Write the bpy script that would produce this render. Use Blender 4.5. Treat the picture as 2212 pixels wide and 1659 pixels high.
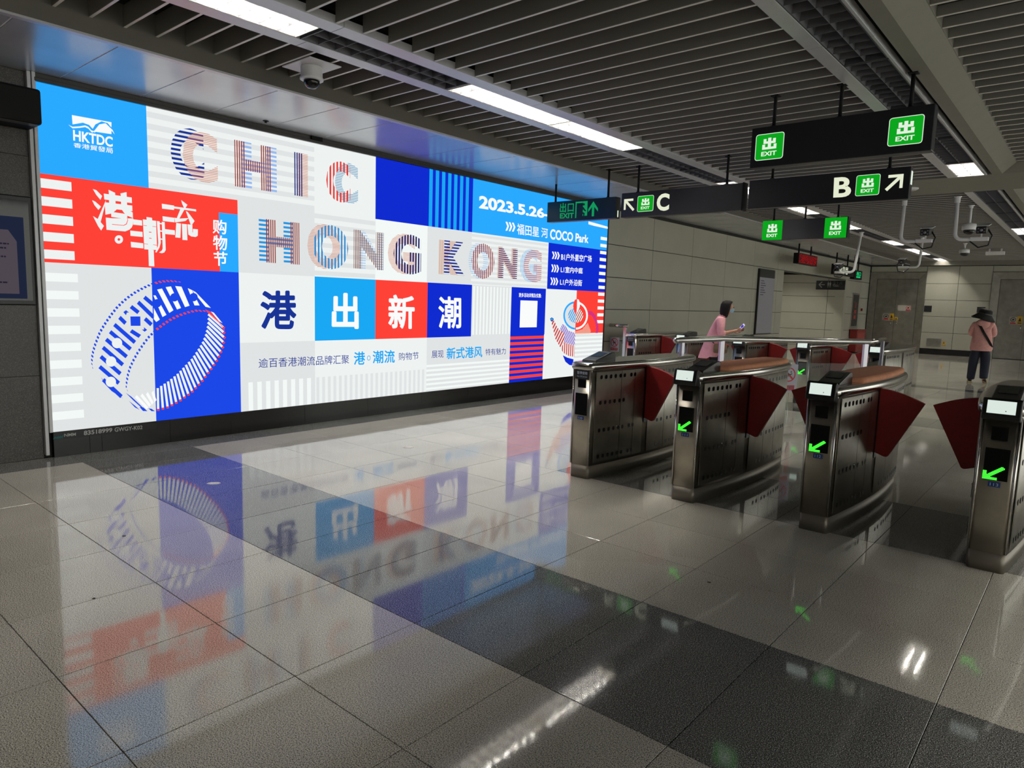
import bpy, bmesh, math, random
from mathutils import Vector, Matrix
random.seed(7)
SC = bpy.context.scene
for _o in list(bpy.data.objects): bpy.data.objects.remove(_o)
C = SC.collection
PI = math.pi

# ------------------------------------------------------------------ camera
FPX, YAW, PITCH, ROLL = 1487.75, 0.703961, -0.120725, 0.0305106
CAMH = 1.5
_f = Vector((-math.sin(YAW)*math.cos(PITCH), math.cos(YAW)*math.cos(PITCH), math.sin(PITCH)))
_r = Vector((math.cos(YAW), math.sin(YAW), 0)); _u = _r.cross(_f)
RGT = _r*math.cos(ROLL) + _u*math.sin(ROLL); UP = _u*math.cos(ROLL) - _r*math.sin(ROLL); FWD = _f
cam = bpy.data.cameras.new('camera'); camo = bpy.data.objects.new('camera', cam); C.objects.link(camo)
camo.matrix_world = Matrix(((RGT.x, UP.x, -FWD.x, 0), (RGT.y, UP.y, -FWD.y, 0), (RGT.z, UP.z, -FWD.z, CAMH), (0, 0, 0, 1)))
cam.sensor_width = 36; cam.lens = FPX/2212*36; cam.clip_start = 0.05; cam.clip_end = 200
SC.camera = camo
SC.view_settings.view_transform = 'Standard'; SC.view_settings.look = 'None'
SC.view_settings.exposure = 0.0; SC.view_settings.gamma = 1.0; SC.view_settings.use_curve_mapping = False
SC.cycles.use_denoising = True
SC.cycles.max_bounces = 8; SC.cycles.diffuse_bounces = 4; SC.cycles.glossy_bounces = 5
SC.cycles.sample_clamp_indirect = 6.0
W = bpy.data.worlds.new('world'); SC.world = W; W.use_nodes = True
W.node_tree.nodes['Background'].inputs[0].default_value = (0.96, 0.97, 0.90, 1)
W.node_tree.nodes['Background'].inputs[1].default_value = 2.0
TUBE = 330.0      # radiance of the fluorescent tubes
SIGN = 1.0       # backlit print brightness

# surveying helpers: sight line through a pixel, cut with a wall, floor or ceiling plane
def ray(px, py): return RGT*((px-1106)/FPX) + UP*(-(py-829.5)/FPX) + FWD
def on_x(px, py, x): v = ray(px, py); return Vector((x, v.y*x/v.x, CAMH+v.z*x/v.x))
def on_y(px, py, y): v = ray(px, py); return Vector((v.x*y/v.y, y, CAMH+v.z*y/v.y))
def on_z(px, py, z): v = ray(px, py); t = (z-CAMH)/v.z; return Vector((v.x*t, v.y*t, z))

# ------------------------------------------------------------------ materials
def lin(c):
    return tuple((x/255/12.92 if x/255 <= .04045 else ((x/255+.055)/1.055)**2.4) for x in c)
_M = {}
def mat(name, col=(128, 128, 128), rough=.5, metal=0., ior=1.5, emit=None, es=1., noise=0., nscale=40., bump=0., alpha=1., aniso=0., spec=.5, coat=0.):
    if name in _M: return _M[name]
    m = bpy.data.materials.new(name); m.use_nodes = True; nt = m.node_tree
    b = nt.nodes['Principled BSDF']; c = lin(col) if max(col) > 1 else col
    b.inputs['Base Color'].default_value = (*c, 1); b.inputs['Roughness'].default_value = rough
    b.inputs['Metallic'].default_value = metal; b.inputs['IOR'].default_value = ior
    b.inputs['Specular IOR Level'].default_value = spec
    if coat: b.inputs['Coat Weight'].default_value = coat; b.inputs['Coat Roughness'].default_value = .08
    if emit is not None:
        e = lin(emit) if max(emit) > 1 else emit
        b.inputs['Emission Color'].default_value = (*e, 1); b.inputs['Emission Strength'].default_value = es
    if noise or bump:
        g = nt.nodes.new('ShaderNodeNewGeometry'); n = nt.nodes.new('ShaderNodeTexNoise'); n.inputs['Scale'].default_value = nscale
        n.inputs['Detail'].default_value = 4
        nt.links.new(g.outputs['Position'], n.inputs['Vector'])
        if noise:
            mx = nt.nodes.new('ShaderNodeMix'); mx.data_type = 'RGBA'; mx.blend_type = 'MULTIPLY'; mx.inputs[0].default_value = 1
            mr = nt.nodes.new('ShaderNodeMapRange'); mr.inputs[3].default_value = 1-noise; mr.inputs[4].default_value = 1+noise
            mr.inputs[1].default_value = .3; mr.inputs[2].default_value = .7
            nt.links.new(n.outputs['Fac'], mr.inputs[0]); mx.inputs[6].default_value = (*c, 1)
            nt.links.new(mr.outputs[0], mx.inputs[7]); nt.links.new(mx.outputs[2], b.inputs['Base Color'])
        if bump:
            bp = nt.nodes.new('ShaderNodeBump'); bp.inputs['Strength'].default_value = bump; bp.inputs['Distance'].default_value = .01
            nt.links.new(n.outputs['Fac'], bp.inputs['Height']); nt.links.new(bp.outputs[0], b.inputs['Normal'])
    _M[name] = m; return m

def granite(name, base, speck, light, rough, ior, thr=(.46, .62), scale=260, tile_var=.06, bump=.0, spec=.5):
    m = bpy.data.materials.new(name); m.use_nodes = True; nt = m.node_tree; N = nt.nodes; L = nt.links
    b = N['Principled BSDF']; g = N.new('ShaderNodeNewGeometry')
    n1 = N.new('ShaderNodeTexNoise'); n1.inputs['Scale'].default_value = scale; n1.inputs['Detail'].default_value = 3; n1.inputs['Roughness'].default_value = .7
    n2 = N.new('ShaderNodeTexVoronoi'); n2.inputs['Scale'].default_value = scale*.9
    n3 = N.new('ShaderNodeTexNoise'); n3.inputs['Scale'].default_value = 1.3; n3.inputs['Detail'].default_value = 5
    for n in (n1, n2, n3): L.new(g.outputs['Position'], n.inputs['Vector'])
    r = N.new('ShaderNodeValToRGB'); r.color_ramp.elements[0].position = thr[0]; r.color_ramp.elements[1].position = thr[1]
    r.color_ramp.elements[0].color = (*lin(speck), 1); r.color_ramp.elements[1].color = (*lin(base), 1)
    e = r.color_ramp.elements.new(min(.95, thr[1]+.12)); e.color = (*lin(light), 1)
    L.new(n1.outputs['Fac'], r.inputs['Fac'])
    oi = N.new('ShaderNodeObjectInfo'); mr = N.new('ShaderNodeMapRange'); mr.inputs[3].default_value = 1-tile_var; mr.inputs[4].default_value = 1+tile_var
    L.new(oi.outputs['Random'], mr.inputs[0])
    mr2 = N.new('ShaderNodeMapRange'); mr2.inputs[1].default_value = .3; mr2.inputs[2].default_value = .7; mr2.inputs[3].default_value = .88; mr2.inputs[4].default_value = 1.1
    L.new(n3.outputs['Fac'], mr2.inputs[0])
    mm = N.new('ShaderNodeMath'); mm.operation = 'MULTIPLY'; L.new(mr.outputs[0], mm.inputs[0]); L.new(mr2.outputs[0], mm.inputs[1])
    mx = N.new('ShaderNodeMix'); mx.data_type = 'RGBA'; mx.blend_type = 'MULTIPLY'; mx.inputs[0].default_value = 1
    L.new(r.outputs['Color'], mx.inputs[6]); L.new(mm.outputs[0], mx.inputs[7]); L.new(mx.outputs[2], b.inputs['Base Color'])
    rr = N.new('ShaderNodeMapRange'); rr.inputs[1].default_value = .3; rr.inputs[2].default_value = .7; rr.inputs[3].default_value = rough*.85; rr.inputs[4].default_value = rough*1.2
    L.new(n3.outputs['Fac'], rr.inputs[0]); L.new(rr.outputs[0], b.inputs['Roughness'])
    b.inputs['IOR'].default_value = ior; b.inputs['Specular IOR Level'].default_value = spec
    if bump:
        bp = N.new('ShaderNodeBump'); bp.inputs['Strength'].default_value = bump; bp.inputs['Distance'].default_value = .002
        L.new(n1.outputs['Fac'], bp.inputs['Height']); L.new(bp.outputs[0], b.inputs['Normal'])
    _M[name] = m; return m

def glow(name, col, s=1.):
    if name in _M: return _M[name]
    m = bpy.data.materials.new(name); m.use_nodes = True; nt = m.node_tree
    nt.nodes.remove(nt.nodes['Principled BSDF']); e = nt.nodes.new('ShaderNodeEmission')
    c = lin(col); e.inputs[0].default_value = (*c, 1); e.inputs[1].default_value = s*SIGN
    nt.links.new(e.outputs[0], nt.nodes['Material Output'].inputs[0]); _M[name] = m; return m

def stripe(name, col, axis, pitch, duty, phase=0., s=1., slant=0.):
    """backlit ink printed in parallel stripes; clear between them"""
    m = bpy.data.materials.new(name); m.use_nodes = True; nt = m.node_tree; N = nt.nodes; L = nt.links
    N.remove(N['Principled BSDF'])
    e = N.new('ShaderNodeEmission'); e.inputs[0].default_value = (*lin(col), 1); e.inputs[1].default_value = s*SIGN
    t = N.new('ShaderNodeBsdfTransparent'); mx = N.new('ShaderNodeMixShader')
    g = N.new('ShaderNodeNewGeometry'); sp = N.new('ShaderNodeSeparateXYZ'); L.new(g.outputs['Position'], sp.inputs[0])
    a = N.new('ShaderNodeMath'); a.operation = 'MULTIPLY_ADD'; a.inputs[1].default_value = 1/pitch; a.inputs[2].default_value = phase+50
    if slant:
        q = N.new('ShaderNodeMath'); q.operation = 'MULTIPLY_ADD'; q.inputs[1].default_value = slant
        L.new(sp.outputs['Z'], q.inputs[0]); L.new(sp.outputs['Y'], q.inputs[2]); L.new(q.outputs[0], a.inputs[0])
    else: L.new(sp.outputs[axis], a.inputs[0])
    fr = N.new('ShaderNodeMath'); fr.operation = 'FRACT'; L.new(a.outputs[0], fr.inputs[0])
    lt = N.new('ShaderNodeMath'); lt.operation = 'LESS_THAN'; lt.inputs[1].default_value = duty; L.new(fr.outputs[0], lt.inputs[0])
    L.new(lt.outputs[0], mx.inputs[0]); L.new(t.outputs[0], mx.inputs[1]); L.new(e.outputs[0], mx.inputs[2])
    L.new(mx.outputs[0], N['Material Output'].inputs[0]); _M[name] = m; return m

def glass(name, tint=(.93, .97, .95)):
    if name in _M: return _M[name]
    m = bpy.data.materials.new(name); m.use_nodes = True; nt = m.node_tree; N = nt.nodes; L = nt.links
    N.remove(N['Principled BSDF']); t = N.new('ShaderNodeBsdfTransparent'); t.inputs[0].default_value = (*tint, 1)
    gl = N.new('ShaderNodeBsdfGlossy'); gl.inputs['Roughness'].default_value = .02
    fr = N.new('ShaderNodeFresnel'); fr.inputs[0].default_value = 1.22; mx = N.new('ShaderNodeMixShader')
    L.new(fr.outputs[0], mx.inputs[0]); L.new(t.outputs[0], mx.inputs[1]); L.new(gl.outputs[0], mx.inputs[2])
    L.new(mx.outputs[0], N['Material Output'].inputs[0]); _M[name] = m; return m

# ------------------------------------------------------------------ mesh building
class MB:
    def __init__(s): s.v = []; s.f = []; s.m = []; s.sm = []
    def add(s, vs, fs, mi=0, smooth=False):
        o = len(s.v); s.v += [Vector(p) for p in vs]
        for f in fs: s.f.append([o+i for i in f]); s.m.append(mi); s.sm.append(smooth)
        return s
    def box(s, x0, x1, y0, y1, z0, z1, mi=0):
        return s.add([(x0,y0,z0),(x1,y0,z0),(x1,y1,z0),(x0,y1,z0),(x0,y0,z1),(x1,y0,z1),(x1,y1,z1),(x0,y1,z1)],
                     [(0,3,2,1),(4,5,6,7),(0,1,5,4),(1,2,6,5),(2,3,7,6),(3,0,4,7)], mi)
    def obox(s, c, ax, ay, az, hx, hy, hz, mi=0):
        c = Vector(c); ax = Vector(ax)*hx; ay = Vector(ay)*hy; az = Vector(az)*hz
        vs = [c+ax*i+ay*j+az*k for k in (-1, 1) for i, j in ((-1,-1),(1,-1),(1,1),(-1,1))]
        return s.add(vs, [(0,3,2,1),(4,5,6,7),(0,1,5,4),(1,2,6,5),(2,3,7,6),(3,0,4,7)], mi)
    def poly(s, pts, mi=0): return s.add(pts, [tuple(range(len(pts)))], mi)
    def prism(s, pts, d, mi=0, smooth=False):
        """pts a planar loop, d the extrusion vector"""
        n = len(pts); pts = [Vector(p) for p in pts]; d = Vector(d)
        s.add(pts+[p+d for p in pts], [tuple(range(n-1, -1, -1)), tuple(range(n, 2*n))], mi)
        o = len(s.v)-2*n
        for i in range(n):
            j = (i+1) % n; s.f.append([o+i, o+j, o+n+j, o+n+i]); s.m.append(mi); s.sm.append(smooth)
        return s
    def loft(s, rings, mi=0, cap=(True, True), smooth=True, closed=True):
        n = len(rings[0]); o = len(s.v)
        for r in rings: s.v += [Vector(p) for p in r]
        for k in range(len(rings)-1):
            for i in range(n if closed else n-1):
                j = (i+1) % n
                s.f.append([o+k*n+i, o+k*n+j, o+(k+1)*n+j, o+(k+1)*n+i]); s.m.append(mi); s.sm.append(smooth)
        if cap[0]: s.f.append([o+i for i in range(n-1, -1, -1)]); s.m.append(mi); s.sm.append(False)
        if cap[1]: s.f.append([o+(len(rings)-1)*n+i for i in range(n)]); s.m.append(mi); s.sm.append(False)
        return s
    def tube(s, path, r, n=10, mi=0, cap=True):
        path = [Vector(p) for p in path]; rs = r if isinstance(r, (list, tuple)) else [r]*len(path); rings = []
        t0 = (path[1]-path[0]).normalized(); a = Vector((0,0,1)) if abs(t0.z) < .9 else Vector((1,0,0))
        u = t0.cross(a).normalized()
        for i, p in enumerate(path):
            t = (path[min(i+1, len(path)-1)]-path[max(i-1, 0)]).normalized()
            u = (u-t*u.dot(t)).normalized(); w = t.cross(u)
            rings.append([p+(u*math.cos(2*PI*k/n)+w*math.sin(2*PI*k/n))*rs[i] for k in range(n)])
        return s.loft(rings, mi, (cap, cap))
    def lathe(s, c, prof, n=16, axis=(0,0,1), mi=0):
        """prof: list of (radius, height along axis)"""
        ax = Vector(axis).normalized(); a = Vector((1,0,0)) if abs(ax.x) < .9 else Vector((0,1,0))
        u = ax.cross(a).normalized(); w = ax.cross(u); c = Vector(c)
        rings = [[c+ax*h+(u*math.cos(2*PI*k/n)+w*math.sin(2*PI*k/n))*max(r, 1e-4) for k in range(n)] for r, h in prof]
        return s.loft(rings, mi, (True, True))
    def ball(s, c, rx, ry=None, rz=None, n=14, m=9, mi=0, M=None):
        ry = ry or rx; rz = rz or rx; rings = []; c = Vector(c)
        for j in range(m+1):
            th = -PI/2+PI*j/m; rr = max(math.cos(th), 1e-3)
            ring = [Vector((rx*rr*math.cos(2*PI*k/n), ry*rr*math.sin(2*PI*k/n), rz*math.sin(th))) for k in range(n)]
            rings.append([c+(M @ p if M else p) for p in ring])
        return s.loft(rings, mi, (True, True))
    def build(s, name, mats, parent=None, origin=(0,0,0), bevel=0, fixn=True):
        me = bpy.data.meshes.new(name); o = Vector(origin)
        me.from_pydata([tuple(p-o) for p in s.v], [], s.f)
        if not isinstance(mats, (list, tuple)): mats = [mats]
        for m in mats: me.materials.append(m)
        me.polygons.foreach_set('material_index', s.m); me.polygons.foreach_set('use_smooth', s.sm)
        if fixn:
            bm = bmesh.new(); bm.from_mesh(me); bmesh.ops.recalc_face_normals(bm, faces=bm.faces[:]); bm.to_mesh(me); bm.free()
        me.update()
        ob = bpy.data.objects.new(name, me); C.objects.link(ob)
        if parent is None: ob.location = o
        else: ob.parent = parent; ob.location = o-Vector(parent.get('_org', (0,0,0)))
        if bevel:
            bv = ob.modifiers.new('bevel', 'BEVEL'); bv.width = bevel; bv.segments = 2; bv.limit_method = 'ANGLE'; bv.angle_limit = .6
        ob['_org'] = tuple(o)
        return ob
def tag(o, label=None, cat=None, group=None, kind=None):
    if label: o['label'] = label
    if cat: o['category'] = cat
    if group: o['group'] = group
    if kind: o['kind'] = kind
    return o
def empty(name, loc, rz=0):
    o = bpy.data.objects.new(name, None); C.objects.link(o); o.location = loc; o.rotation_euler = (0, 0, rz)
    o.empty_display_size = .1; o['_org'] = tuple(loc); return o
def kids(o): return [c for c in bpy.data.objects if c.parent == o]
def inst(src, parent=None, dloc=(0,0,0)):
    c = src.copy(); C.objects.link(c)
    if parent is not None: c.parent = parent
    c.location = Vector(src.location)+Vector(dloc); return c
def copy_tree(o, parent=None, ch=None):
    c = o.copy(); C.objects.link(c); c.parent = parent
    for k in kids(o): copy_tree(k, c)
    return c

# flat lettering: returns unit-box outlines (0..1 in both directions) of a string
_T = {}
def text_unit(s, bold=.0):
    k = (s, bold)
    if k in _T: return _T[k]
    cu = bpy.data.curves.new('lettering', 'FONT'); cu.body = s; cu.offset = bold; cu.resolution_u = 4
    ob = bpy.data.objects.new('lettering', cu); C.objects.link(ob)
    dg = bpy.context.evaluated_depsgraph_get(); me = bpy.data.meshes.new_from_object(ob.evaluated_get(dg))
    vs = [(v.co.x, v.co.y) for v in me.vertices]; fs = [tuple(p.vertices) for p in me.polygons]
    bpy.data.objects.remove(ob); bpy.data.curves.remove(cu); bpy.data.meshes.remove(me)
    x0 = min(v[0] for v in vs); x1 = max(v[0] for v in vs); y0 = min(v[1] for v in vs); y1 = max(v[1] for v in vs)
    r = ([((x-x0)/(x1-x0), (y-y0)/(y1-y0)) for x, y in vs], fs, (x1-x0)/(y1-y0)); _T[k] = r; return r
def put_text(mb, s, q, mi=0, bold=0.02):
    """q = corners top-left, top-right, bottom-right, bottom-left"""
    cjk = any(ord(c) > 0x2e80 for c in s)
    vs, fs, asp = text_unit(s, 0 if cjk else bold); tl, tr, br, bl = [Vector(p) for p in q]
    sh = [(0, 0)]
    if cjk and bold > .008:                        # heavier weight: the same outline printed with small shifts
        b = bold*.62; sh = [(b/asp*math.cos(PI*k/6), b*math.sin(PI*k/6)) for k in range(12)]+[(b*.5/asp, b*.5), (-b*.5/asp, -b*.5), (b*.5/asp, -b*.5), (-b*.5/asp, b*.5)]
        vs = [(.5+(u-.5)*(1-2*b/asp), .5+(v-.5)*(1-2*b)) for u, v in vs]
    for a, c in sh:
        mb.add([(bl*(1-u-a)+br*(u+a))*(1-v-c)+(tl*(1-u-a)+tr*(u+a))*(v+c) for u, v in vs], fs, mi)
def rect_q(o, du, dv):
    """corners from bottom-left origin, width vector and height vector"""
    o = Vector(o); du = Vector(du); dv = Vector(dv); return [o+dv, o+du+dv, o+du, o]

# ------------------------------------------------------------------ palette of real surfaces
granite('granite_light', (188, 184, 174), (78, 74, 68), (230, 224, 212), .055, 1.5, (.40, .50), 230, .05)
granite('granite_dark', (96, 97, 95), (44, 45, 44), (232, 232, 226), .055, 1.5, (.40, .54), 250, .05)
granite('granite_wall', (66, 62, 56), (30, 28, 26), (112, 106, 96), .32, 1.5, (.42, .56), 170, .05, .02)
granite('granite_black', (24, 23, 23), (12, 12, 12), (48, 46, 45), .22, 1.5, (.42, .60), 200, .05, .01)
GROUT = mat('grout', (30, 28, 26), .9, spec=.0)
PANEL = mat('enamel_panel', (164, 163, 150), .24, noise=.03, nscale=2.)
PANELD = mat('panel_joint', (22, 22, 20), .7)
SOFF = mat('soffit_panel', (180, 182, 184), .25, metal=.35, noise=.05, nscale=3.)
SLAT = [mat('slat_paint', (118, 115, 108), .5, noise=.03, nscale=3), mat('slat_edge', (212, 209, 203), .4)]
PLEN = mat('plenum_black', (14, 14, 13), .9)
ALU = mat('strip_aluminium', (188, 188, 190), .35, metal=.3, noise=.03, nscale=8)
GYP = mat('bulkhead_paint', (118, 116, 106), .6, noise=.04, nscale=5)
FASC = mat('fascia_paint', (92, 88, 80), .5, noise=.04, nscale=5)
STEEL = mat('brushed_steel', (180, 174, 162), .29, metal=1., noise=.10, nscale=9)
STEELP = mat('steel_panel', (176, 173, 164), .33, metal=1., noise=.14, nscale=7)
CHROME = mat('polished_steel', (196, 193, 188), .17, metal=1.)
DOORST = mat('door_steel', (152, 150, 142), .36, metal=.9, noise=.14, nscale=5)
BLACK = mat('black_plastic', (8, 8, 9), .36)
MATTE = mat('black_matte', (5, 5, 5), .7, spec=.3)
SIGNB = mat('sign_box_black', (30, 31, 35), .35)
SMOKE = mat('dark_screen', (3, 3, 4), .35, spec=.2)
WHITEP = mat('white_plastic', (205, 205, 205), .4)
RED = mat('flap_red', (150, 20, 22), .45, noise=.08, nscale=30)
ORANGE = mat('cushion_orange', (214, 146, 108), .75, noise=.08, nscale=25, bump=.05)

def struct(ob): ob['kind'] = 'structure'; return ob

# ------------------------------------------------------------------ floor
def seen(x, y, z=0):
    d = Vector((x, y, z-CAMH)); c = d.dot(FWD)
    if c < .2: return False
    px = 1106+FPX*d.dot(RGT)/c; py = 829.5-FPX*d.dot(UP)/c
    return -60 < px < 2270 and -60 < py < 1720
mb = MB(); mb.box(-12, 7, -6, 30, -.2, -.005)
floor = struct(mb.build('floor', GROUT))
xl = [-6.95, -6.57, -6.172]+[-5.524+.648*k for k in range(20)]
yl = [(-.47, .16, 0), (.16, .79, 0), (.79, 1.42, 0), (1.42, 2.045, 0), (2.045, 3.0, 1), (3.0, 3.605, 0), (3.605, 4.215, 0), (4.215, 4.87, 0),
      (4.87, 5.45, 2), (5.45, 6.05, 2)]
y = 6.05
while y < 10.3: yl.append((y, y+.621, 0)); y += .621
yl += [(y, 11.35, 1)]; y = 11.35
while y < 15.9: yl.append((y, y+.65, 0)); y += .65
yl.append((y, y+.5, 1)); y += .5
while y < 29.2: yl.append((y, y+.65, 0)); y += .65
y = -.47
while y > -6: yl.append((y-.63, y, 0)); y -= .63
tiles = []
for a, b, k in yl:
    for i in range(len(xl)-1):
        x0, x1 = xl[i], xl[i+1]
        dark = (k == 1) or (k == 2 and x0 > -3.6) or i == 0
        s = any(seen(x, yy) for x in (x0, (x0+x1)/2, x1) for yy in (a, (a+b)/2, b))
        tiles.append((0 if s else 1, (x0+x1)**2/4+(a+b)**2/4, x0, x1, a, b, dark))
for i in range(8):                                    # side corridor floor
    for j in range(10): tiles.append((1, 1e4, -6.95-.65*(i+1), -6.95-.65*i, 19.9+.61*j, 19.9+.61*(j+1), False))
tiles.sort()
_tm = {}
rest = [MB(), MB()]
for n, (s, d, x0, x1, a, b, dark) in enumerate(tiles):
    g = .0016
    if n < 296 and s == 0:
        key = (round(x1-x0, 3), round(b-a, 3), dark)
        if key not in _tm:
            q = MB(); w, h = (x1-x0)/2-g, (b-a)/2-g; c = .0012
            q.loft([[(-w, -h, -.012), (w, -h, -.012), (w, h, -.012), (-w, h, -.012)], [(-w, -h, -c), (w, -h, -c), (w, h, -c), (-w, h, -c)],
                    [(-w+c, -h+c, 0), (w-c, -h+c, 0), (w-c, h-c, 0), (-w+c, h-c, 0)]], smooth=False)
            ob = q.build('dark_floor_tile' if dark else 'floor_tile', _M['granite_dark' if dark else 'granite_light'], floor)
            _tm[key] = ob.data
        else:
            ob = bpy.data.objects.new('dark_floor_tile' if dark else 'floor_tile', _tm[key]); C.objects.link(ob); ob.parent = floor
        ob.location = ((x0+x1)/2, (a+b)/2, 0)
    else: rest[1 if dark else 0].box(x0+g, x1-g, a+g, b-g, -.012, 0)
for k, nm in ((0, 'distant_floor_tiles'), (1, 'distant_dark_tiles')):
    tag(rest[k].build(nm, _M['granite_dark' if k else 'granite_light'], floor), kind='stuff')

# ------------------------------------------------------------------ ceiling
XF = -5.6; ZC = 3.375; ZS = 3.25
YB0, YB1, YE = 11.39, 12.85, 29.2       # crossbeam and end wall
mb = MB(); mb.box(-7, 7, -6, 29.4, 3.56, 3.7); ceil = struct(mb.build('ceiling', PLEN))
mb = MB(); mb.box(-4.26, -1.84, -6, 29.2, 3.535, 3.56); ceil2 = struct(mb.build('ceiling', PLEN))
mb = MB(); mb.box(-5.6, -4.87, -6, 29.2, 3.535, 3.56); ceil3 = struct(mb.build('ceiling', PLEN))
def slats(parent, x0, x1, ya, pitch, y0, y1, z, h=.15, t=.019):
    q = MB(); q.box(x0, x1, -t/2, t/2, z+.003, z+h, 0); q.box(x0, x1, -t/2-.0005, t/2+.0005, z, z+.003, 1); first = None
    k = math.ceil((y0-ya)/pitch)
    while ya+k*pitch < y1:
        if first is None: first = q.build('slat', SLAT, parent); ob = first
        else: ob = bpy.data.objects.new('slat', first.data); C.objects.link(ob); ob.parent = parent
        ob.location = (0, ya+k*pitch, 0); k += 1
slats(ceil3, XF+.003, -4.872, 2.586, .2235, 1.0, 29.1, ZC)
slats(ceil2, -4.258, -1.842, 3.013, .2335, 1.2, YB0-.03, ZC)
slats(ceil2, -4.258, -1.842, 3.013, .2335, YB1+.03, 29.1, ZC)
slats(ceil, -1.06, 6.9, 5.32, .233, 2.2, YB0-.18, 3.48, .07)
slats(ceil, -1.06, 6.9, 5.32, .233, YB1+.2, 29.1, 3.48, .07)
# raised fascia along the billboard soffit
mb = MB(); mb.box(XF-.02, XF, -6, 29.2, ZS+.012, 3.56); struct(mb.build('trim_1', FASC))
mb = MB(); mb.box(XF-.05, XF+.006, -6, 29.2, ZS-.004, ZS+.012); struct(mb.build('trim_2', ALU))
# soffit of metal panels
mb = MB(); mb.box(-6.96, XF-.03, -6, 29.2, ZS+.0035, ZS+.05); soff = struct(mb.build('ceiling', mat('soffit_joint', (214, 214, 216), .5)))
q = MB(); P = .6425; q.box(-6.945, XF-.052, .006, P-.006, ZS, ZS+.0034); first = None
for k in range(-3, 42):
    y = 2.11+P*k
    if first is None: first = q.build('soffit_panel', SOFF, soff); ob = first
    else:
        ob = first.copy(); C.objects.link(ob); ob.parent = soff
    ob.location = (0, y, 0)
# crossbeam
mb = MB(); mb.box(-4.255, -1.218, YB0, YB1, ZC, 3.56); mb.box(-1.218, 7, YB0, YB1, ZC, 3.56)
mb.prism([(-1.218, YB0, ZC), (7, YB0, ZC), (7, YB0-.15, 3.48), (-1.066, YB0-.15, 3.48)], (0, 0, .004))
mb.prism([(-1.218, YB1, ZC), (7, YB1, ZC), (7, YB1+.15, 3.48), (-1.066, YB1+.15, 3.48)], (0, 0, .004))
mb.box(-1.06, 7, YB0-.16, YB0, 3.48, 3.56); mb.box(-1.06, 7, YB1, YB1+.16, 3.48, 3.56)
struct(mb.build('ceiling', GYP))
# bulkhead beside the right-hand light strip
mb = MB()
for a, b, ma, mbb in ((-6, YB0, 0, .15), (YB1, 29.2, .15, 0)):
    mb.box(-1.33, -1.218, a, b, ZC, 3.56)
    mb.prism([(-1.218, a, ZC), (-1.218, b, ZC), (-1.066, b-mbb, 3.48), (-1.066, a+ma, 3.48)], (0, 0, .006))
    mb.box(-1.075, -1.062, a+ma, b-mbb, 3.48, 3.56)
struct(mb.build('trim_3', GYP))
# strip frames
def frame(n, x0, x1, spans, z=ZC-.006):
    q = MB()
    for a, b in spans:
        y = a
        while y < b-.01:
            e = min(y+2.27, b); q.box(x0, x1, y, e-.003, z, z+.06); y = e
    struct(q.build('trim_%d' % n, ALU, bevel=.002))
FULL = [(-6, 29.15)]; GAP = [(-6, YB0-.002), (YB1+.002, 29.15)]
frame(4, -4.868, -4.725, FULL); frame(5, -4.415, -4.262, FULL)
frame(6, -1.838, -1.724, GAP); frame(7, -1.408, -1.385, GAP)
mb = MB(); mb.box(-4.73, -4.41, -6, 29.2, 3.52, 3.56); mb.box(-1.73, -1.33, -6, 29.2, 3.52, 3.56); struct(mb.build('trim_8', PLEN))

# louvred light fixtures
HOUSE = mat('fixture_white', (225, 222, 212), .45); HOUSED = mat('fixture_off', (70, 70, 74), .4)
LOUV = mat('louvre_metal', (96, 96, 100), .4)
LOUVD = LOUV
def tubemat(nm, k):
    return glow(nm, (255, 250, 238), k)
TUB = tubemat('fluorescent_tube', TUBE)
_LF = {}
def fixture(x0, x1, y0, y1, lit, label, grp):
    w = x1-x0; L = y1-y0; key = (round(w, 3), round(L, 3), lit); root = empty('ceiling_light', (x0, y0, ZC-.004))
    tag(root, label, 'ceiling light', grp)
    if key not in _LF:
        q = MB(); h = .115                                     # open-bottomed tray
        q.box(0, .008, 0, L, 0, h); q.box(w-.008, w, 0, L, 0, h); q.box(0, w, 0, .008, 0, h); q.box(0, w, L-.008, L, 0, h); q.box(0, w, 0, L, h, h+.006)
        hs = q.build('housing', HOUSE if lit else HOUSED)
        q = MB(); n = max(3, round(L/.15)); t = .0014         # egg-crate blades, deep in the middle of the curve
        q.box(w/2-t, w/2+t, .01, L-.01, .002, .066)
        for i in range(1, n):
            y = L*i/n; q.box(.01, w-.01, y-t, y+t, .002, .066)
        for i in range(2*n):                                  # sloped reflector wings along both sides
            pass
        q.prism([(.009, .009, .002), (.009, L-.009, .002), (.022, L-.009, .075), (.022, .009, .075)], (0, 0, .002))
        q.prism([(w-.009, .009, .002), (w-.009, L-.009, .002), (w-.022, L-.009, .075), (w-.022, .009, .075)], (0, 0, .002))
        lv = q.build('louvre', LOUV if lit else LOUVD)
        tb = None
        if lit:
            q = MB()
            for xx in (w*.27, w*.73): q.tube([(xx, .05, .09), (xx, L-.05, .09)], .0085, 8)
            tb = q.build('tube_pair', TUB)
        _LF[key] = [hs, lv, tb]
        for o in (hs, lv, tb):
            if o: o.parent = root; o.location = (0, 0, 0)
    else:
        for o in _LF[key]:
            if o: inst(o, root)
    return root
ORD = 'first second third fourth fifth sixth seventh eighth ninth tenth eleventh twelfth'.split()
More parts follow.
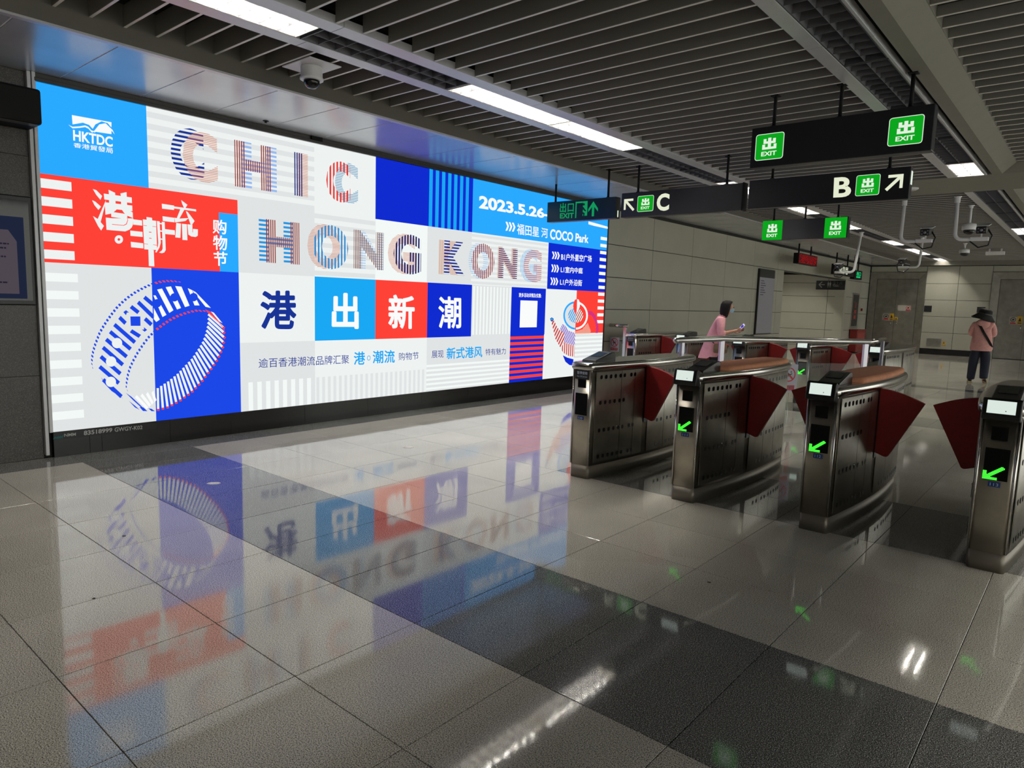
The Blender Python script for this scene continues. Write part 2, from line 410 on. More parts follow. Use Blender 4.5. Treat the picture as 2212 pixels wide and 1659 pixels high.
LS = [(-4.54, -3.04, 1), (-3.03, -1.53, 0), (-1.53, -.03, 0), (-.03, 1.475, 0), (1.48, 2.985, 1), (3.02, 4.505, 0), (4.535, 6.02, 1), (6.035, 7.52, 1), (7.55, 9.05, 0), (9.06, 10.2, 0), (10.2, 11.6, 1),
      (11.62, 12.9, 0), (12.95, 14.4, 1), (14.42, 15.9, 0), (16.0, 17.45, 1), (17.5, 19.0, 0), (19.02, 20.5, 0), (20.55, 22.0, 1), (22.02, 23.3, 0),
      (23.35, 24.6, 1), (24.65, 25.9, 1), (25.95, 27.6, 0), (27.65, 28.95, 1)]
for i, (a, b, l) in enumerate(LS):
    if b < 1.4: nm = 'louvred strip light behind the viewpoint'; g = 'strip light panels behind the viewpoint'
    elif i == 4: nm = 'lit white louvred panel at the top left, nearest in the long light strip'; g = None
    elif i == 5: nm = 'unlit dark louvred panel between the first two lit ones of the long strip'; g = None
    elif i == 6: nm = 'lit louvred panel above the centre, first of the pair end to end'; g = None
    elif i == 7: nm = 'lit louvred panel above the centre, further one of the pair end to end'; g = None
    elif l: nm = '%s lit panel of the left strip, counted from the signs towards the end wall' % ORD[sum(1 for q_ in LS[8:i] if q_[2])]; g = 'far lit panels of the left strip'
    else: nm = '%s unlit louvre of the left strip, counted from behind sign C to the end wall' % ORD[sum(1 for q_ in LS[7:i] if not q_[2])]; g = 'far unlit louvres of the left strip'
    fixture(-4.722, -4.418, a, b, bool(l), nm, g)
RS = [(-4.7, -3.2, 1), (-3.2, -1.7, 0), (-1.7, -.2, 0), (-.18, 1.32, 0), (1.35, 2.84, 0), (2.86, 4.34, 0), (4.37, 5.86, 0), (5.88, 7.37, 0), (7.39, 8.88, 0), (8.9, 10.36, 0), (10.39, 11.36, 1),
      (12.87, 14.3, 0), (14.32, 15.8, 0), (15.82, 17.3, 0), (17.32, 18.5, 0), (18.55, 20.0, 1), (20.05, 21.5, 0), (21.55, 23.0, 0), (23.05, 24.5, 0), (24.55, 26.0, 0), (26.05, 27.5, 0), (27.55, 29.0, 0)]
for i, (a, b, l) in enumerate(RS):
    if b < 1.4: nm = 'louvred panel of the right strip behind the viewpoint'; g = 'right strip panels behind the viewpoint'
    elif i == 10: nm = 'bright square louvred light at the end of the right strip, before the crossbeam'; g = None
    elif l: nm = 'lit panel of the right strip cut by the right edge of the picture'; g = None
    elif i < 10: nm = 'unlit dark louvre of the right strip, %s one back from the bright square light' % ORD[9-i]; g = 'unlit louvres before the crossbeam'
    else: nm = 'unlit dark louvre of the right strip, %s one beyond the crossbeam' % ORD[i-11-(1 if i > 15 else 0)]; g = 'unlit louvres beyond the crossbeam'
    fixture(-1.722, -1.41, a, b, bool(l), nm, g)
for bx_l, y in [(2.3, k) for k in (-4.5, -1.5, 1.5, 4.5, 7.5, 14.4, 19., 24.)]+[(4.9, k) for k in (-3., 0., 3., 6., 9., 14.4, 19., 24.)]:            # unseen fill lights added outside the frame to brighten the right side
    fixture(bx_l, bx_l+.31, y, y+1.5, True, 'added unseen fill light on the right, built as a lit louvred panel', 'added fill lights on the right')

# ------------------------------------------------------------------ walls
def panels(parent, name, m, axis, at, us, zs, th=.02, gap=.004, face=1, bev=.003):
    """rectangular cladding: axis 'x' -> panels in plane x=at spanning y; face = direction of outer side"""
    for i in range(len(us)-1):
        for j in range(len(zs)-1):
            q = MB(); a, b = us[i]+gap, us[i+1]-gap; z0, z1 = zs[j]+gap, zs[j+1]-gap
            lo, hi = (at-th, at) if face > 0 else (at, at+th)
            if axis == 'x': q.box(lo, hi, a, b, z0, z1); org = (at, (a+b)/2, z0)
            else: q.box(a, b, lo, hi, z0, z1); org = ((a+b)/2, at, z0)
            q.build(name, m, parent, origin=org, bevel=bev)
XW = -6.95
mb = MB(); mb.box(XW-.3, XW-.022, -6, 19.86, 0, 3.5); mb.box(XW-.3, XW-.022, 19.86, 26, 2.57, 3.5); mb.box(XW-.3, XW-.022, 26, 29.4, 0, 3.5)
wl = struct(mb.build('wall_left', PANELD))
panels(wl, 'stone_slab', _M['granite_wall'], 'x', XW, [-5.2, -4.2, -3.2, -2.2, -1.2, -.2, .85, 1.865], [0, .73, 1.65, 2.57, 3.25], th=.022, gap=.0012, bev=.001)
rows = [.21, .80, 1.39, 1.98, 2.57, 3.195]
panels(wl, 'wall_panel', PANEL, 'x', XW, [10.70, 12.40, 14.13, 15.88, 17.63, 19.37, 19.86], rows, gap=.006)
panels(wl, 'wall_panel', PANEL, 'x', XW, [19.86, 22.9, 26.0], [2.57, 3.195], gap=.006)
panels(wl, 'wall_panel', PANEL, 'x', XW, [26.2, 28.0, 29.15], rows, gap=.006)
mb = MB(); mb.box(XW-.02, XW-.004, 10.68, 19.86, 0, .2); mb.box(XW-.02, XW-.004, 26, 29.2, 0, .2); struct(mb.build('baseboard_left', _M['granite_black']))
q = MB(); q.box(XW-.32, XW, 25.985, 26.19, 0, 3.195)
for k in range(7): q.tube([(XW-.02+.0, 26.01+.028*k, .2), (XW-.02, 26.01+.028*k, 3.19)], .018, 6)
struct(q.build('trim_9', PANEL))
# side corridor seen through the opening
mb = MB(); mb.box(-12, XW-.3, 26.02, 26.2, 0, 3.2); wc = struct(mb.build('wall_corridor', PANELD))
xj = on_y(1789, 625, 26).x
panels(wc, 'wall_panel', PANEL, 'y', 25.975, [-11.9, -9.6, xj, XW-.01], [0, .21, .80, 1.39, 1.98, 2.45, 2.75], face=-1, gap=.006)
mb = MB(); mb.box(-12, XW-.03, 19.7, 19.86, 0, 3.2); struct(mb.build('wall_corridor', PANEL))
mb = MB(); mb.box(-12.2, -12, 19.7, 26.2, 0, 3.2); struct(mb.build('wall_corridor', PANEL))
mb = MB(); mb.box(-12, XW-.3, 19.86, 26.02, 2.9, 3.0); struct(mb.build('ceiling', WHITEP))
fx = fixture(-8.6, -8.28, 21.2, 22.7, True, 'lit louvred panel in the side corridor ceiling', 'corridor strip lights'); fx.location.z = 2.79
fx = fixture(-8.6, -8.28, 23.6, 25.1, True, 'lit louvred panel in the side corridor ceiling', 'corridor strip lights'); fx.location.z = 2.79
# end wall with its two pairs of steel doors
def bx(px, py): return on_y(px, py, YE).x
X1 = bx(1999.5, 620); X2 = bx(2072.5, 590); X3 = bx(2144, 600); XD0 = XW+.02
mb = MB(); mb.box(-7.2, 7, YE+.022, YE+.3, 0, 3.5); wb = struct(mb.build('wall_back', PANELD))
panels(wb, 'wall_panel', PANEL, 'y', YE, [X1, X2, X3], [.21, .80, 1.39, 1.98, 2.57, 3.2], face=-1, gap=.006)
panels(wb, 'wall_panel', PANEL, 'y', YE, [XD0, X1], [2.99, 3.2], face=-1, gap=.006)
panels(wb, 'wall_panel', PANEL, 'y', YE, [X3, X3+2.1], [2.99, 3.2], face=-1, gap=.006)
panels(wb, 'wall_panel', PANEL, 'y', YE, [X3+2.1, X3+3.9, X3+5.6, X3+7.4], [.21, .80, 1.39, 1.98, 2.57, 3.2], face=-1, gap=.006)
mb = MB(); mb.box(X1, X3, YE+.003, YE+.02, 0, .2); mb.box(X3+2.1, 7, YE+.003, YE+.02, 0, .2); struct(mb.build('baseboard_back', _M['granite_black']))
mb = MB(); mb.box(XF, 7, YE-.25, YE+.02, 3.215, 3.56); struct(mb.build('trim_10', GYP))
def steel_doors(n, x0, x1):
    r = empty('door_%d' % n, ((x0+x1)/2, YE, 0)); r['kind'] = 'structure'
    q = MB(); z1 = 2.985; w = .24
    q.loft([[(x0, YE-.03, 0), (x0, YE-.03, z1), (x1, YE-.03, z1), (x1, YE-.03, 0)],
            [(x0+w, YE+.0, 0), (x0+w, YE+.0, z1-.25), (x1-w, YE+.0, z1-.25), (x1-w, YE+.0, 0)]], smooth=False, cap=(False, False), closed=False)
    q.box(x0, x0+.02, YE-.03, YE+.02, 0, z1); q.box(x1-.02, x1, YE-.03, YE+.02, 0, z1); q.box(x0, x1, YE-.03, YE+.02, z1-.02, z1)
    q.build('door_frame', DOORST, r, origin=r.location)
    xm = (x0+x1)/2
    for a, b, hx in ((x0+w+.012, xm-.004, xm-.1), (xm+.004, x1-w-.012, xm+.1)):
        q = MB(); q.box(a, b, YE+.002, YE+.016, .02, z1-.262); d = q.build('door_leaf', DOORST, r, origin=((a+b)/2, YE, 0))
        q = MB(); q.tube([(hx, YE-.04, 1.0), (hx, YE-.04, 1.18)], .012, 8); q.tube([(hx, YE+.002, 1.02), (hx, YE-.04, 1.02)], .008, 6); q.tube([(hx, YE+.002, 1.16), (hx, YE-.04, 1.16)], .008, 6)
        q.build('door_handle', CHROME, d)
    return r
steel_doors(1, XD0, X1); steel_doors(2, X3, X3+2.1)
mb = MB(); mb.box(-7.2, 7, -6.2, -6, 0, 3.6); struct(mb.build('wall_front', mat('plain_wall', (120, 118, 108), .5)))
# black granite plinth under the billboard
mb = MB(); mb.box(XW-.02, XW+.028, 1.93, 10.68, 0, .228); pl = struct(mb.build('baseboard_left', GROUT))
cuts = [1.93, 2.215, 2.315, 2.93, 3.56, 4.45, 5.35, 6.25, 7.15, 8.05, 8.95, 9.85, 10.68]
for i in range(len(cuts)-1):
    q = MB(); q.box(XW+.022, XW+.04, cuts[i]+.0015, cuts[i+1]-.0015, 0, .228); q.build('plinth_slab', _M['granite_black'], pl, origin=(XW+.03, cuts[i], 0))

# ------------------------------------------------------------------ the backlit billboard
BX = XW+.035
GU, GV, Y0, Z0 = .873, .738, 1.93, .228
bb = empty('billboard', (XW, 6.3, .228))
tag(bb, 'huge backlit shopping festival billboard filling the left wall, with coloured squares and big letters', 'billboard')
q = MB(); q.box(XW-.02, BX-.006, Y0, Y0+10*GU, Z0, Z0+4*GV); q.build('light_box', SIGNB, bb)
DKF = mat('billboard_frame', (58, 56, 54), .35, metal=.5)
zt = Z0+4*GV
q = MB(); q.box(XW-.02, BX+.03, Y0-.012, Y0+10*GU+.03, zt, zt+.03); q.box(XW-.02, BX+.012, Y0-.012, Y0+10*GU+.03, zt+.03, ZS)
q.build('frame_rail', DKF, bb, bevel=.003)
q = MB(); q.box(XW-.02, BX+.025, Y0-.03, Y0-.004, Z0, ZS); q.box(XW-.02, BX+.012, Y0-.062, Y0-.034, Z0-.2, ZS); q.build('frame_post', ALU, bb, bevel=.003)
q = MB(); q.box(XW-.02, BX+.012, Y0+10*GU+.004, Y0+10*GU+.03, Z0, ZS); q.build('frame_post', DKF, bb, bevel=.003)
p = on_x(685, 305, BX+.03); q = MB(); q.box(BX+.0, BX+.034, p.y-.07, p.y+.07, zt+.025, zt+.075); q.build('latch', MATTE, bb)

COL = dict(white=(238, 243, 242), pale=(224, 228, 228), bright=(243, 249, 247), azure=(42, 170, 255), cyan=(26, 168, 244), red=(255, 66, 56), blue=(28, 72, 232), deep=(16, 44, 208),
           navy=(26, 52, 150), brown=(150, 52, 40), tan=(226, 178, 156), ltblue=(150, 185, 240), violet=(150, 100, 200), teal=(60, 140, 185), mid=(20, 52, 215), white2=(250, 252, 252))
art_m = []; art_i = {}
def am(k):
    if k not in art_i: art_i[k] = len(art_m); art_m.append(_M[k] if k in _M else glow('print_'+k, COL[k]))
    return art_i[k]
art = MB(); LAY = [0]
def lift():
    LAY[0] += 1; return BX+.0004*LAY[0]
def uv(u, v, x): return (x, Y0+u*GU, Z0+v*GV)
def cell(u0, u1, v0, v1, k, x=None):
    x = x or BX; art.poly([uv(u0, v0, x), uv(u1, v0, x), uv(u1, v1, x), uv(u0, v1, x)], am(k))
def pxpoly(pts, k, x, s=1., ox=0, oy=0):
    art.poly([on_x(ox+a/s, oy+b/s, XW)*1 + Vector((x-XW, 0, 0)) for a, b in pts], am(k))
# base fields
cell(0, 10, 0, 4, 'white')
x = lift()
for u0, u1, v0, v1, k in [(0, 1, 3, 4, 'azure'), (0, 2, 2, 3, 'red'), (1, 2, 0, 2, 'blue'), (4.04, 5.03, 3, 4, 'deep'), (5.03, 6.0, 3, 4, 'deep'),
                          (6.0, 10, 3, 4, 'azure'), (8.04, 10, 2, 3, 'deep'), (2, 3.05, 2, 3, 'pale'), (3.05, 4.05, 1, 2, 'cyan'), (4.05, 5.05, 1, 2, 'red'), (5.05, 6.03, 1, 2, 'deep'),
                          (7.03, 8.01, 1, 2, 'deep'), (7.03, 8.0, 0, 1, 'deep'), (9.0, 10, 1, 2, 'red'), (4.05, 5.03, 2, 3, 'bright'), (5.03, 6.0, 2, 3, 'pale'), (2, 3.05, .0, 1, 'pale'),
                          (3.05, 5.05, .0, 1, 'white'), (5.05, 7.03, 0, 1, 'pale'), (0, 1, 0, 2, 'pale'), (6.03, 7.03, 1, 2, 'pale'), (8.01, 9.0, 0, 2, 'white'), (9., 10, 0, 1, 'bright'),
                          (2.05, 3.05, 1, 2, 'white')]:
    cell(u0, u1, v0, v1, k, x)
x = lift()
cell(1.77, 2.0, 2, 2.8, 'azure', x)
for i in range(7): cell(5.03+.02+.135*i*.97, 5.03+.02+.135*i*.97+.07, 3, 4, 'cyan', x)        # blue stripes
for i in range(5): cell(0, .265, 2.04+.2*i, 2.04+.2*i+.105, 'white', x)                        # white bars, red field
for i in range(9): cell(0, .285, 1.78-.205*i, 1.78-.205*i+.1, 'bright', x)
for i in range(7): cell(1.0, 3.05, 3.0+.145*i, 3.0+.145*i+.07, 'pale', x)
for i in range(7): cell(3.05, 4.04, 2.02+.145*i, 2.02+.145*i+.07, 'pale', x)
for i in range(10): cell(6.0, 8.04, 2.02+.1*i, 2.02+.1*i+.05, 'pale', x)
for i in range(12): cell(6.06+.083*i, 6.06+.083*i+.04, 1.03, 1.98, 'bright', x)
for i in range(8): cell(2.1+.118*i, 2.1+.118*i+.06, .0, .42, 'bright', x)
for i in range(22): cell(3.07+.09*i, 3.07+.09*i+.045, .0, .42, 'pale', x)
for i in range(6): cell(5.05, 7.03, .03+.085*i, .03+.085*i+.042, 'bright', x)
for i in range(10): cell(9.0, 10, .02+.1*i, .02+.1*i+.05, 'pale', x)
for i in range(8): cell(7.03, 8.0, .07+.12*i, .07+.12*i+.062, 'red', x)
for z0 in [2.915-.123*i for i in range(13)]:                                                   # white bars down the right edge
    art.poly([(x, 10.45, z0-.245-.055), (x, 10.655, z0-.245-.055), (x, 10.655, z0-.245+.0), (x, 10.45, z0-.245+.0)], am('white2'))
s4 = 4.809
pxpoly([(-60, 185), (0, 200), (140, 240), (140, 262), (0, 232), (-60, 215)], 'white2', x, s4, 1280, 440)
cell(7.28, 7.77, 1.16, 1.73, 'white2', x)

# ---- lettering made of two offset striped copies
def stripes(nm, col, axis, pitch, duty, phase=0.): stripe('ink_'+nm, COL[col] if isinstance(col, str) else col, axis, pitch, duty, phase); return 'ink_'+nm
def letter(ch, pxl, pxr, pym, z0, z1, k, x, bold=.035):
    ya, yb = on_x(pxl, pym, XW).y, on_x(pxr, pym, XW).y
    put_text(art, ch, [(x, ya, z1), (x, yb, z1), (x, yb, z0), (x, ya, z0)], am(k), bold)
H = 2; Vv = 1
za, zb = on_x(405, 388, XW).z, on_x(405, 278, XW).z
stripes('blue_h', 'navy', H, .0435, .5); stripes('tan_h', (216, 146, 120), H, .0165, .45); stripes('brown_v', 'brown', Vv, .0245, .5)
stripes('lt_h', 'ltblue', H, .0445, .5); stripes('navy_v', (22, 34, 120), Vv, .028, .5); stripes('red_v', (225, 58, 52), Vv, .047, .5)
stripes('teal_h', 'teal', H, .0185, .4); stripes('cyan_h', (40, 150, 225), H, .046, .5); stripes('cyan_v', (50, 140, 205), Vv, .045, .5); stripes('brown2_v', (120, 60, 44), Vv, .03, .45)
stripes('ink_v', (30, 28, 100), Vv, .047, .55); stripes('navy_h', (26, 40, 140), H, .042, .5); stripes('tan_v', (214, 165, 140), Vv, .018, .6); stripes('dred_v', (150, 60, 60), Vv, .04, .5)
stripes('ltb_v', (150, 200, 240), Vv, .035, .5); stripes('pink_h', (190, 130, 140), H, .03, .5); stripes('lt2_h', (170, 205, 240), H, .03, .4); stripes('mulb_h', (90, 60, 110), H, .03, .5)
x = lift(); x2 = lift()
letter('C', 365, 437, 335, za, zb, 'ink_blue_h', x, .05); letter('C', 391, 466, 335, za-.01, zb-.01, 'ink_tan_h', x2, .05)
letter('H', 516.7, 593.7, 360, za+.0, zb-.02, 'ink_lt_h', x, .05); letter('H', 503.2, 581, 360, za+.0, zb-.02, 'ink_brown_v', x2, .05)
letter('I', 639, 661, 378, za+.0, zb-.02, 'ink_tan_h', x, .03); letter('I', 630, 650, 378, za+.0, zb-.02, 'ink_navy_v', x2, .03)
letter('C', 719.5, 769.5, 395, za-.0, zb-.02, 'ink_teal_h', x, .05); letter('C', 700.8, 752.7, 395, za-.0, zb-.02, 'ink_red_v', x2, .05)
zc, zd = on_x(600, 569, XW).z, on_x(600, 478, XW).z
zc, zd = zc-.0, zd+.005
letter('H', 555.6, 629.7, 520, zc, zd, 'ink_cyan_h', x, .05); letter('H', 570.4, 642.7, 520, zc, zd, 'ink_brown_v', x2, .05)
letter('O', 660, 731.7, 532, zc-.03, zd+.02, 'ink_tan_h', x, .05); letter('O', 672.4, 748.4, 532, zc-.03, zd+.02, 'ink_cyan_v', x2, .05)
letter('N', 772, 824.4, 540, zc, zd, 'ink_lt2_h', x, .05); letter('N', 760.2, 824.4, 540, zc, zd, 'ink_brown2_v', x2, .05)
letter('G', 833.6, 893, 550, zc-.03, zd+.02, 'ink_tan_h', x, .05); letter('G', 845.9, 905.9, 550, zc-.03, zd+.02, 'ink_ink_v', x2, .05)
letter('K', 943.7, 985.6, 558, zc, zd, 'ink_tan_v', x, .05); letter('K', 955.2, 1000.4, 558, zc, zd, 'ink_navy_h', x2, .05)
letter('O', 1007.8, 1050.5, 565, zc-.03, zd+.02, 'ink_lt2_h', x, .05); letter('O', 1014.5, 1064.2, 565, zc-.03, zd+.02, 'ink_dred_v', x2, .05)
letter('N', 1070.9, 1110, 570, zc, zd, 'ink_tan_v', x, .05); letter('N', 1073, 1113.5, 570, zc, zd, 'ink_mulb_h', x2, .05)
letter('G', 1119, 1156, 577, zc-.03, zd+.02, 'ink_ltb_v', x, .05); letter('G', 1126.5, 1166.1, 577, zc-.03, zd+.02, 'ink_pink_h', x2, .05)

# ---- plain lettering, placed on its four corners
def words(s, tlx, tly, trx, try_, brx, bry, blx, bly, k, bold=.02, sc=1., ox=0, oy=0, xx=None):
    x = xx or X3L
    q = [on_x(ox+a/sc, oy+b/sc, XW)+Vector((x-XW, 0, 0)) for a, b in ((tlx, tly), (trx, try_), (brx, bry), (blx, bly))]
    put_text(art, s, q, am(k), bold)
X3L = lift()
s5 = 2.6976; A = dict(sc=s5, ox=500, oy=420)
words('港', 158, 560, 368, 560, 368, 785, 158, 783, 'navy', .045, **A)
words('出', 575, 572, 730, 575, 731, 783, 573, 783, 'white2', .05, **A)
words('新', 903, 582, 1057, 588, 1057, 783, 903, 783, 'white2', .045, **A)
words('潮', 1195, 592, 1328, 597, 1328, 780, 1195, 780, 'white2', .035, **A)
words('逾百香港潮流品牌汇聚', 148, 955, 675, 932, 675, 985, 148, 1010, 'navy', .005, **A)
words('港', 702, 918, 768, 912, 768, 990, 702, 992, 'cyan', .03, **A); words('潮流', 812, 910, 941, 904, 941, 980, 812, 984, 'cyan', .03, **A)
words('O', 779, 938, 800, 937, 800, 966, 779, 967, 'cyan', .0, **A)
words('购物节', 963, 921, 1080, 916, 1080, 960, 963, 966, 'navy', .005, **A)
words('展现', 1156, 911, 1225, 908, 1225, 950, 1156, 953, 'navy', .005, **A)
words('新式港风', 1243, 892, 1451, 882, 1451, 948, 1243, 960, 'cyan', .03, **A)
words('特有魅力', 1470, 898, 1588, 893, 1588, 930, 1470, 937, 'navy', .005, **A)
words('2023.5.26-', 1432, 4, 1840, 88, 1840, 144, 1432, 82, 'white2', .04, **A)
words('福田星', 1653, 168, 1782, 192, 1782, 250, 1653, 233, 'white2', .02, **A); words('河', 1795, 193, 1833, 200, 1833, 256, 1795, 250, 'white2', .02, **A)
words('COCO Park', 1847, 200, 2072, 238, 2070, 285, 1845, 262, 'white2', .03, **A)
words('B1户外星空广场', 1911, 342, 2090, 356, 2088, 396, 1910, 384, 'white2', .035, **A)
words('L1室内中庭', 1909, 418, 2037, 428, 2036, 462, 1908, 456, 'white2', .035, **A)
words('L1户外沿街', 1905, 490, 2034, 498, 2032, 535, 1904, 529, 'white2', .035, **A)
words('更多活动详情及优惠:', 1664, 573, 1795, 578, 1795, 602, 1664, 598, 'white2', .035, **A)
def chevrons(x0, y0, x1, y1, dy):
    w = (x1-x0)/3
    for i in range(3):
        a = x0+w*i; yy = y0+dy*i/3; h = y1-y0
        pxpoly([(a, yy), (a+w*.55, yy), (a+w*1.12, yy+h/2), (a+w*.55, yy+h), (a, yy+h), (a+w*.55, yy+h/2)], 'white2', X3L, s5, 500, 420)
chevrons(1586, 160, 1642, 212, 8); chevrons(1857, 333, 1901, 376, 4); chevrons(1853, 408, 1897, 452, 4); chevrons(1848, 484, 1892, 527, 3)
s1 = 2.962
pxpoly([(450, 740), (703, 786), (703, 862), (590, 845), (575, 835), (555, 812), (520, 800), (455, 805)], 'white2', X3L, s1)
x4 = lift()
for w_ in ([(428, 793), (455, 806), (500, 803), (535, 797), (562, 806), (590, 840), (578, 843), (556, 818), (535, 808), (500, 813), (455, 816)], [(588, 838), (610, 806), (640, 788), (672, 786), (705, 815), (724, 855), (700, 826), (672, 800), (640, 803), (612, 822), (598, 843)]):
    pxpoly([(a, b+9) for a, b in w_], 'white2', X3L, s1)
pxpoly([(430, 795), (455, 800), (520, 789), (560, 803), (583, 828), (600, 800), (640, 780), (680, 792), (725, 850), (700, 815), (665, 792), (625, 800), (592, 842), (575, 838), (555, 815), (520, 800), (455, 808)], 'azure', x4, s1)
words('HKTDC', 457, 833, 711, 880, 711, 945, 459, 903, 'white2', .03, s1, xx=X3L)
words('香港貿發局', 461, 915, 712, 950, 712, 986, 461, 945, 'white2', .015, s1, xx=X3L)

# ---- festival logotype on the red field
s6 = 6.32; R6 = dict(s=s6, ox=150, oy=390)
for pl_ in ([(298,120),(345,135),(425,215),(402,268),(345,200)], [(288,272),(330,290),(410,360),(375,405),(320,340)],
            [(478,268),(462,350),(405,570),(450,622),(412,685),(370,625),(300,487),(365,528)], [(447,182),(828,235),(832,312),(455,262)],
            [(518,192),(512,130),(602,172),(612,400),(522,395)], [(680,212),(674,180),(758,162),(768,410),(686,402)], [(462,300),(835,345),(838,422),(465,378)],
            [(465,370),(600,380),(622,400),(575,440),(545,455),(470,470)], [(690,395),(790,405),(842,440),(845,515),(760,480),(720,440)], [(548,430),(765,462),(772,530),(550,500)],
            [(475,508),(560,518),(850,520),(846,600),(830,640),(798,672),(740,697),(485,675)], [(848,532),(968,547),(972,618),(850,605)], [(808,685),(975,703),(978,772),(812,757)],
            [(815,838),(985,858),(988,928),(820,912)], [(1030,500),(1105,512),(1108,560),(1032,545)], [(980,532),(1160,553),(1175,950),(1000,940)],
            [(1055,940),(1128,950),(1137,1172),(1062,1168)], [(1170,555),(1208,560),(1225,850),(1205,920),(1165,985),(1148,978),(1185,900),(1190,850)],
            [(1238,565),(1278,570),(1292,950),(1270,985),(1238,993),(1200,985),(1240,955),(1250,930)], [(1200,578),(1245,585),(1245,602),(1200,595)], [(1205,680),(1245,686),(1245,702),(1205,697)], [(1210,790),(1245,796),(1245,812),(1210,806)],
            [(1238,320),(1405,345),(1405,405),(1242,387)], [(1248,490),(1410,512),(1412,573),(1252,555)], [(1282,665),(1415,682),(1417,745),(1285,732)],
            [(1502,270),(1588,335),(1560,378),(1542,378),(1515,320)], [(1390,355),(1705,397),(1706,425),(1390,382)], [(1490,395),(1545,402),(1478,522),(1440,522)],
            [(1412,510),(1478,522),(1605,515),(1560,555),(1420,574)], [(1565,420),(1590,430),(1685,555),(1650,605),(1630,600)], [(1435,580),(1500,590),(1492,785),(1422,778)],
            [(1512,592),(1580,600),(1587,817),(1520,812)], [(1588,600),(1655,605),(1655,708),(1700,710),(1730,700),(1728,755),(1700,773),(1640,765),(1600,740)], [(1662,662),(1730,668),(1730,712),(1662,708)]):
    pxpoly(pl_, 'white', X3L, **R6)
def ring_(cx, cy, ro, ri, k, x, a0=0, a1=360, n=24, ay=1., **kw):
    ang = [math.radians(a0+(a1-a0)*i/n) for i in range(n+1)]
    for i in range(n):
        pts = [(cx+r*math.cos(a), cy+r*ay*math.sin(a)) for r, a in ((ro, ang[i]), (ro, ang[i+1]), (ri, ang[i+1]), (ri, ang[i]))] if ri > 0 else \
              [(cx+ro*math.cos(ang[i]), cy+ro*ay*math.sin(ang[i])), (cx+ro*math.cos(ang[i+1]), cy+ro*ay*math.sin(ang[i+1])), (cx, cy)]
        pxpoly(pts, k, x, **kw)
ring_(653, 806, 57, 18, 'white', X3L, **R6)
for a in ([(560,596),(715,612),(752,592),(770,545),(758,482),(778,545),(760,600),(718,620),(560,604)], [(985,612),(1035,618),(1035,624),(985,618)], [(1110,625),(1165,632),(1165,638),(1110,631)],
          [(995,860),(1050,868),(1050,874),(995,866)], [(1120,875),(1175,880),(1175,887),(1120,881)], [(1062,700),(1097,704),(1097,714),(1062,710)], [(1065,784),(1099,788),(1099,797),(1065,793)]):
    pxpoly(a, 'red', x4, **R6)
G6 = dict(sc=s6, ox=150, oy=390, xx=x4)
words('购', 1930, 527, 2120, 545, 2120, 740, 1932, 722, 'white2', .03, **G6); words('物', 1933, 742, 2130, 758, 2130, 958, 1938, 945, 'white2', .03, **G6); words('节', 1942, 965, 2134, 975, 2130, 1165, 1945, 1165, 'white2', .03, **G6)

# ---- the bangle
s8 = 5.183; K8 = dict(s=s8, ox=180, oy=580)
def along(pts, t):
    d = [0]
    for a, b in zip(pts, pts[1:]): d.append(d[-1]+math.hypot(b[0]-a[0], b[1]-a[1]))
    t *= d[-1]
    for i in range(len(pts)-1):
        if t <= d[i+1]+1e-6:
            k = (t-d[i])/(d[i+1]-d[i]); a, b = pts[i], pts[i+1]; l = d[i+1]-d[i]
            return (a[0]+(b[0]-a[0])*k, a[1]+(b[1]-a[1])*k), ((b[0]-a[0])/l, (b[1]-a[1])/l)
OUT = [(92,1130),(78,1060),(80,1000),(92,930),(112,860),(138,790),(165,720),(205,650),(250,580),(300,510),(355,440),(415,380),(480,325),(550,275),(620,235),(700,195),(780,165),(850,148),(920,140),(1000,142),(1080,153)]
INN = [(485,1380),(462,1330),(466,1280),(478,1200),(503,1110),(540,1030),(590,940),(650,850),(715,765),(790,690),(860,635),(950,575),(1050,525),(1150,490),(1250,470),(1340,475),(1395,500)]
def split(y): return 755+(y-60)*.042
for path, n, w in ((OUT, 36, 15), (INN, 33, 14)):
    for i in range(n):
        (cx, cy), (tx, ty) = along(path, (i+.5)/n); f = min(1, (i+1)/3.5, (n-i)/2.5); l = 11; ww = w*f
        k = 'blue' if cx < split(cy) else 'red'
        nx, ny = .74, .67                                   # every dash leans the same way
        pxpoly([(cx-tx*l-nx*ww, cy-ty*l-ny*ww), (cx+tx*l-nx*ww, cy+ty*l-ny*ww), (cx+tx*l+nx*ww, cy+ty*l+ny*ww), (cx-tx*l+nx*ww, cy-ty*l+ny*ww)], k, X3L, **K8)
def bar(x0, y0, x1, y1, w, k, x=None):
    dx = w/2
    pxpoly([(x0-dx*.62, y0+dx*.78), (x0+dx*.62, y0-dx*.78), (x1+dx*.62, y1-dx*.78), (x1-dx*.62, y1+dx*.78)], k, x or X3L, **K8)
for b in ((166,1095,380,1280),(178,982,398,1175),(202,880,425,1075),(238,790,468,985),(282,705,512,900),(330,625,560,825),(387,545,455,612),(515,695,615,758),(515,425,600,492),(672,560,745,628),
          (595,375,770,545),(665,320,765,405),(205,1240,410,1430)):
    bar(*b, 44, 'blue')
pxpoly([(430,487),(460,465),(495,492),(470,492),(460,522)], 'blue', X3L, **K8); pxpoly([(637,680),(662,682),(660,655),(697,685),(668,706)], 'blue', X3L, **K8)
for b in ((785,300,800,310),(780,555,825,580),(785,430,895,525),(840,235,970,480),(780,265,890,345)): pass
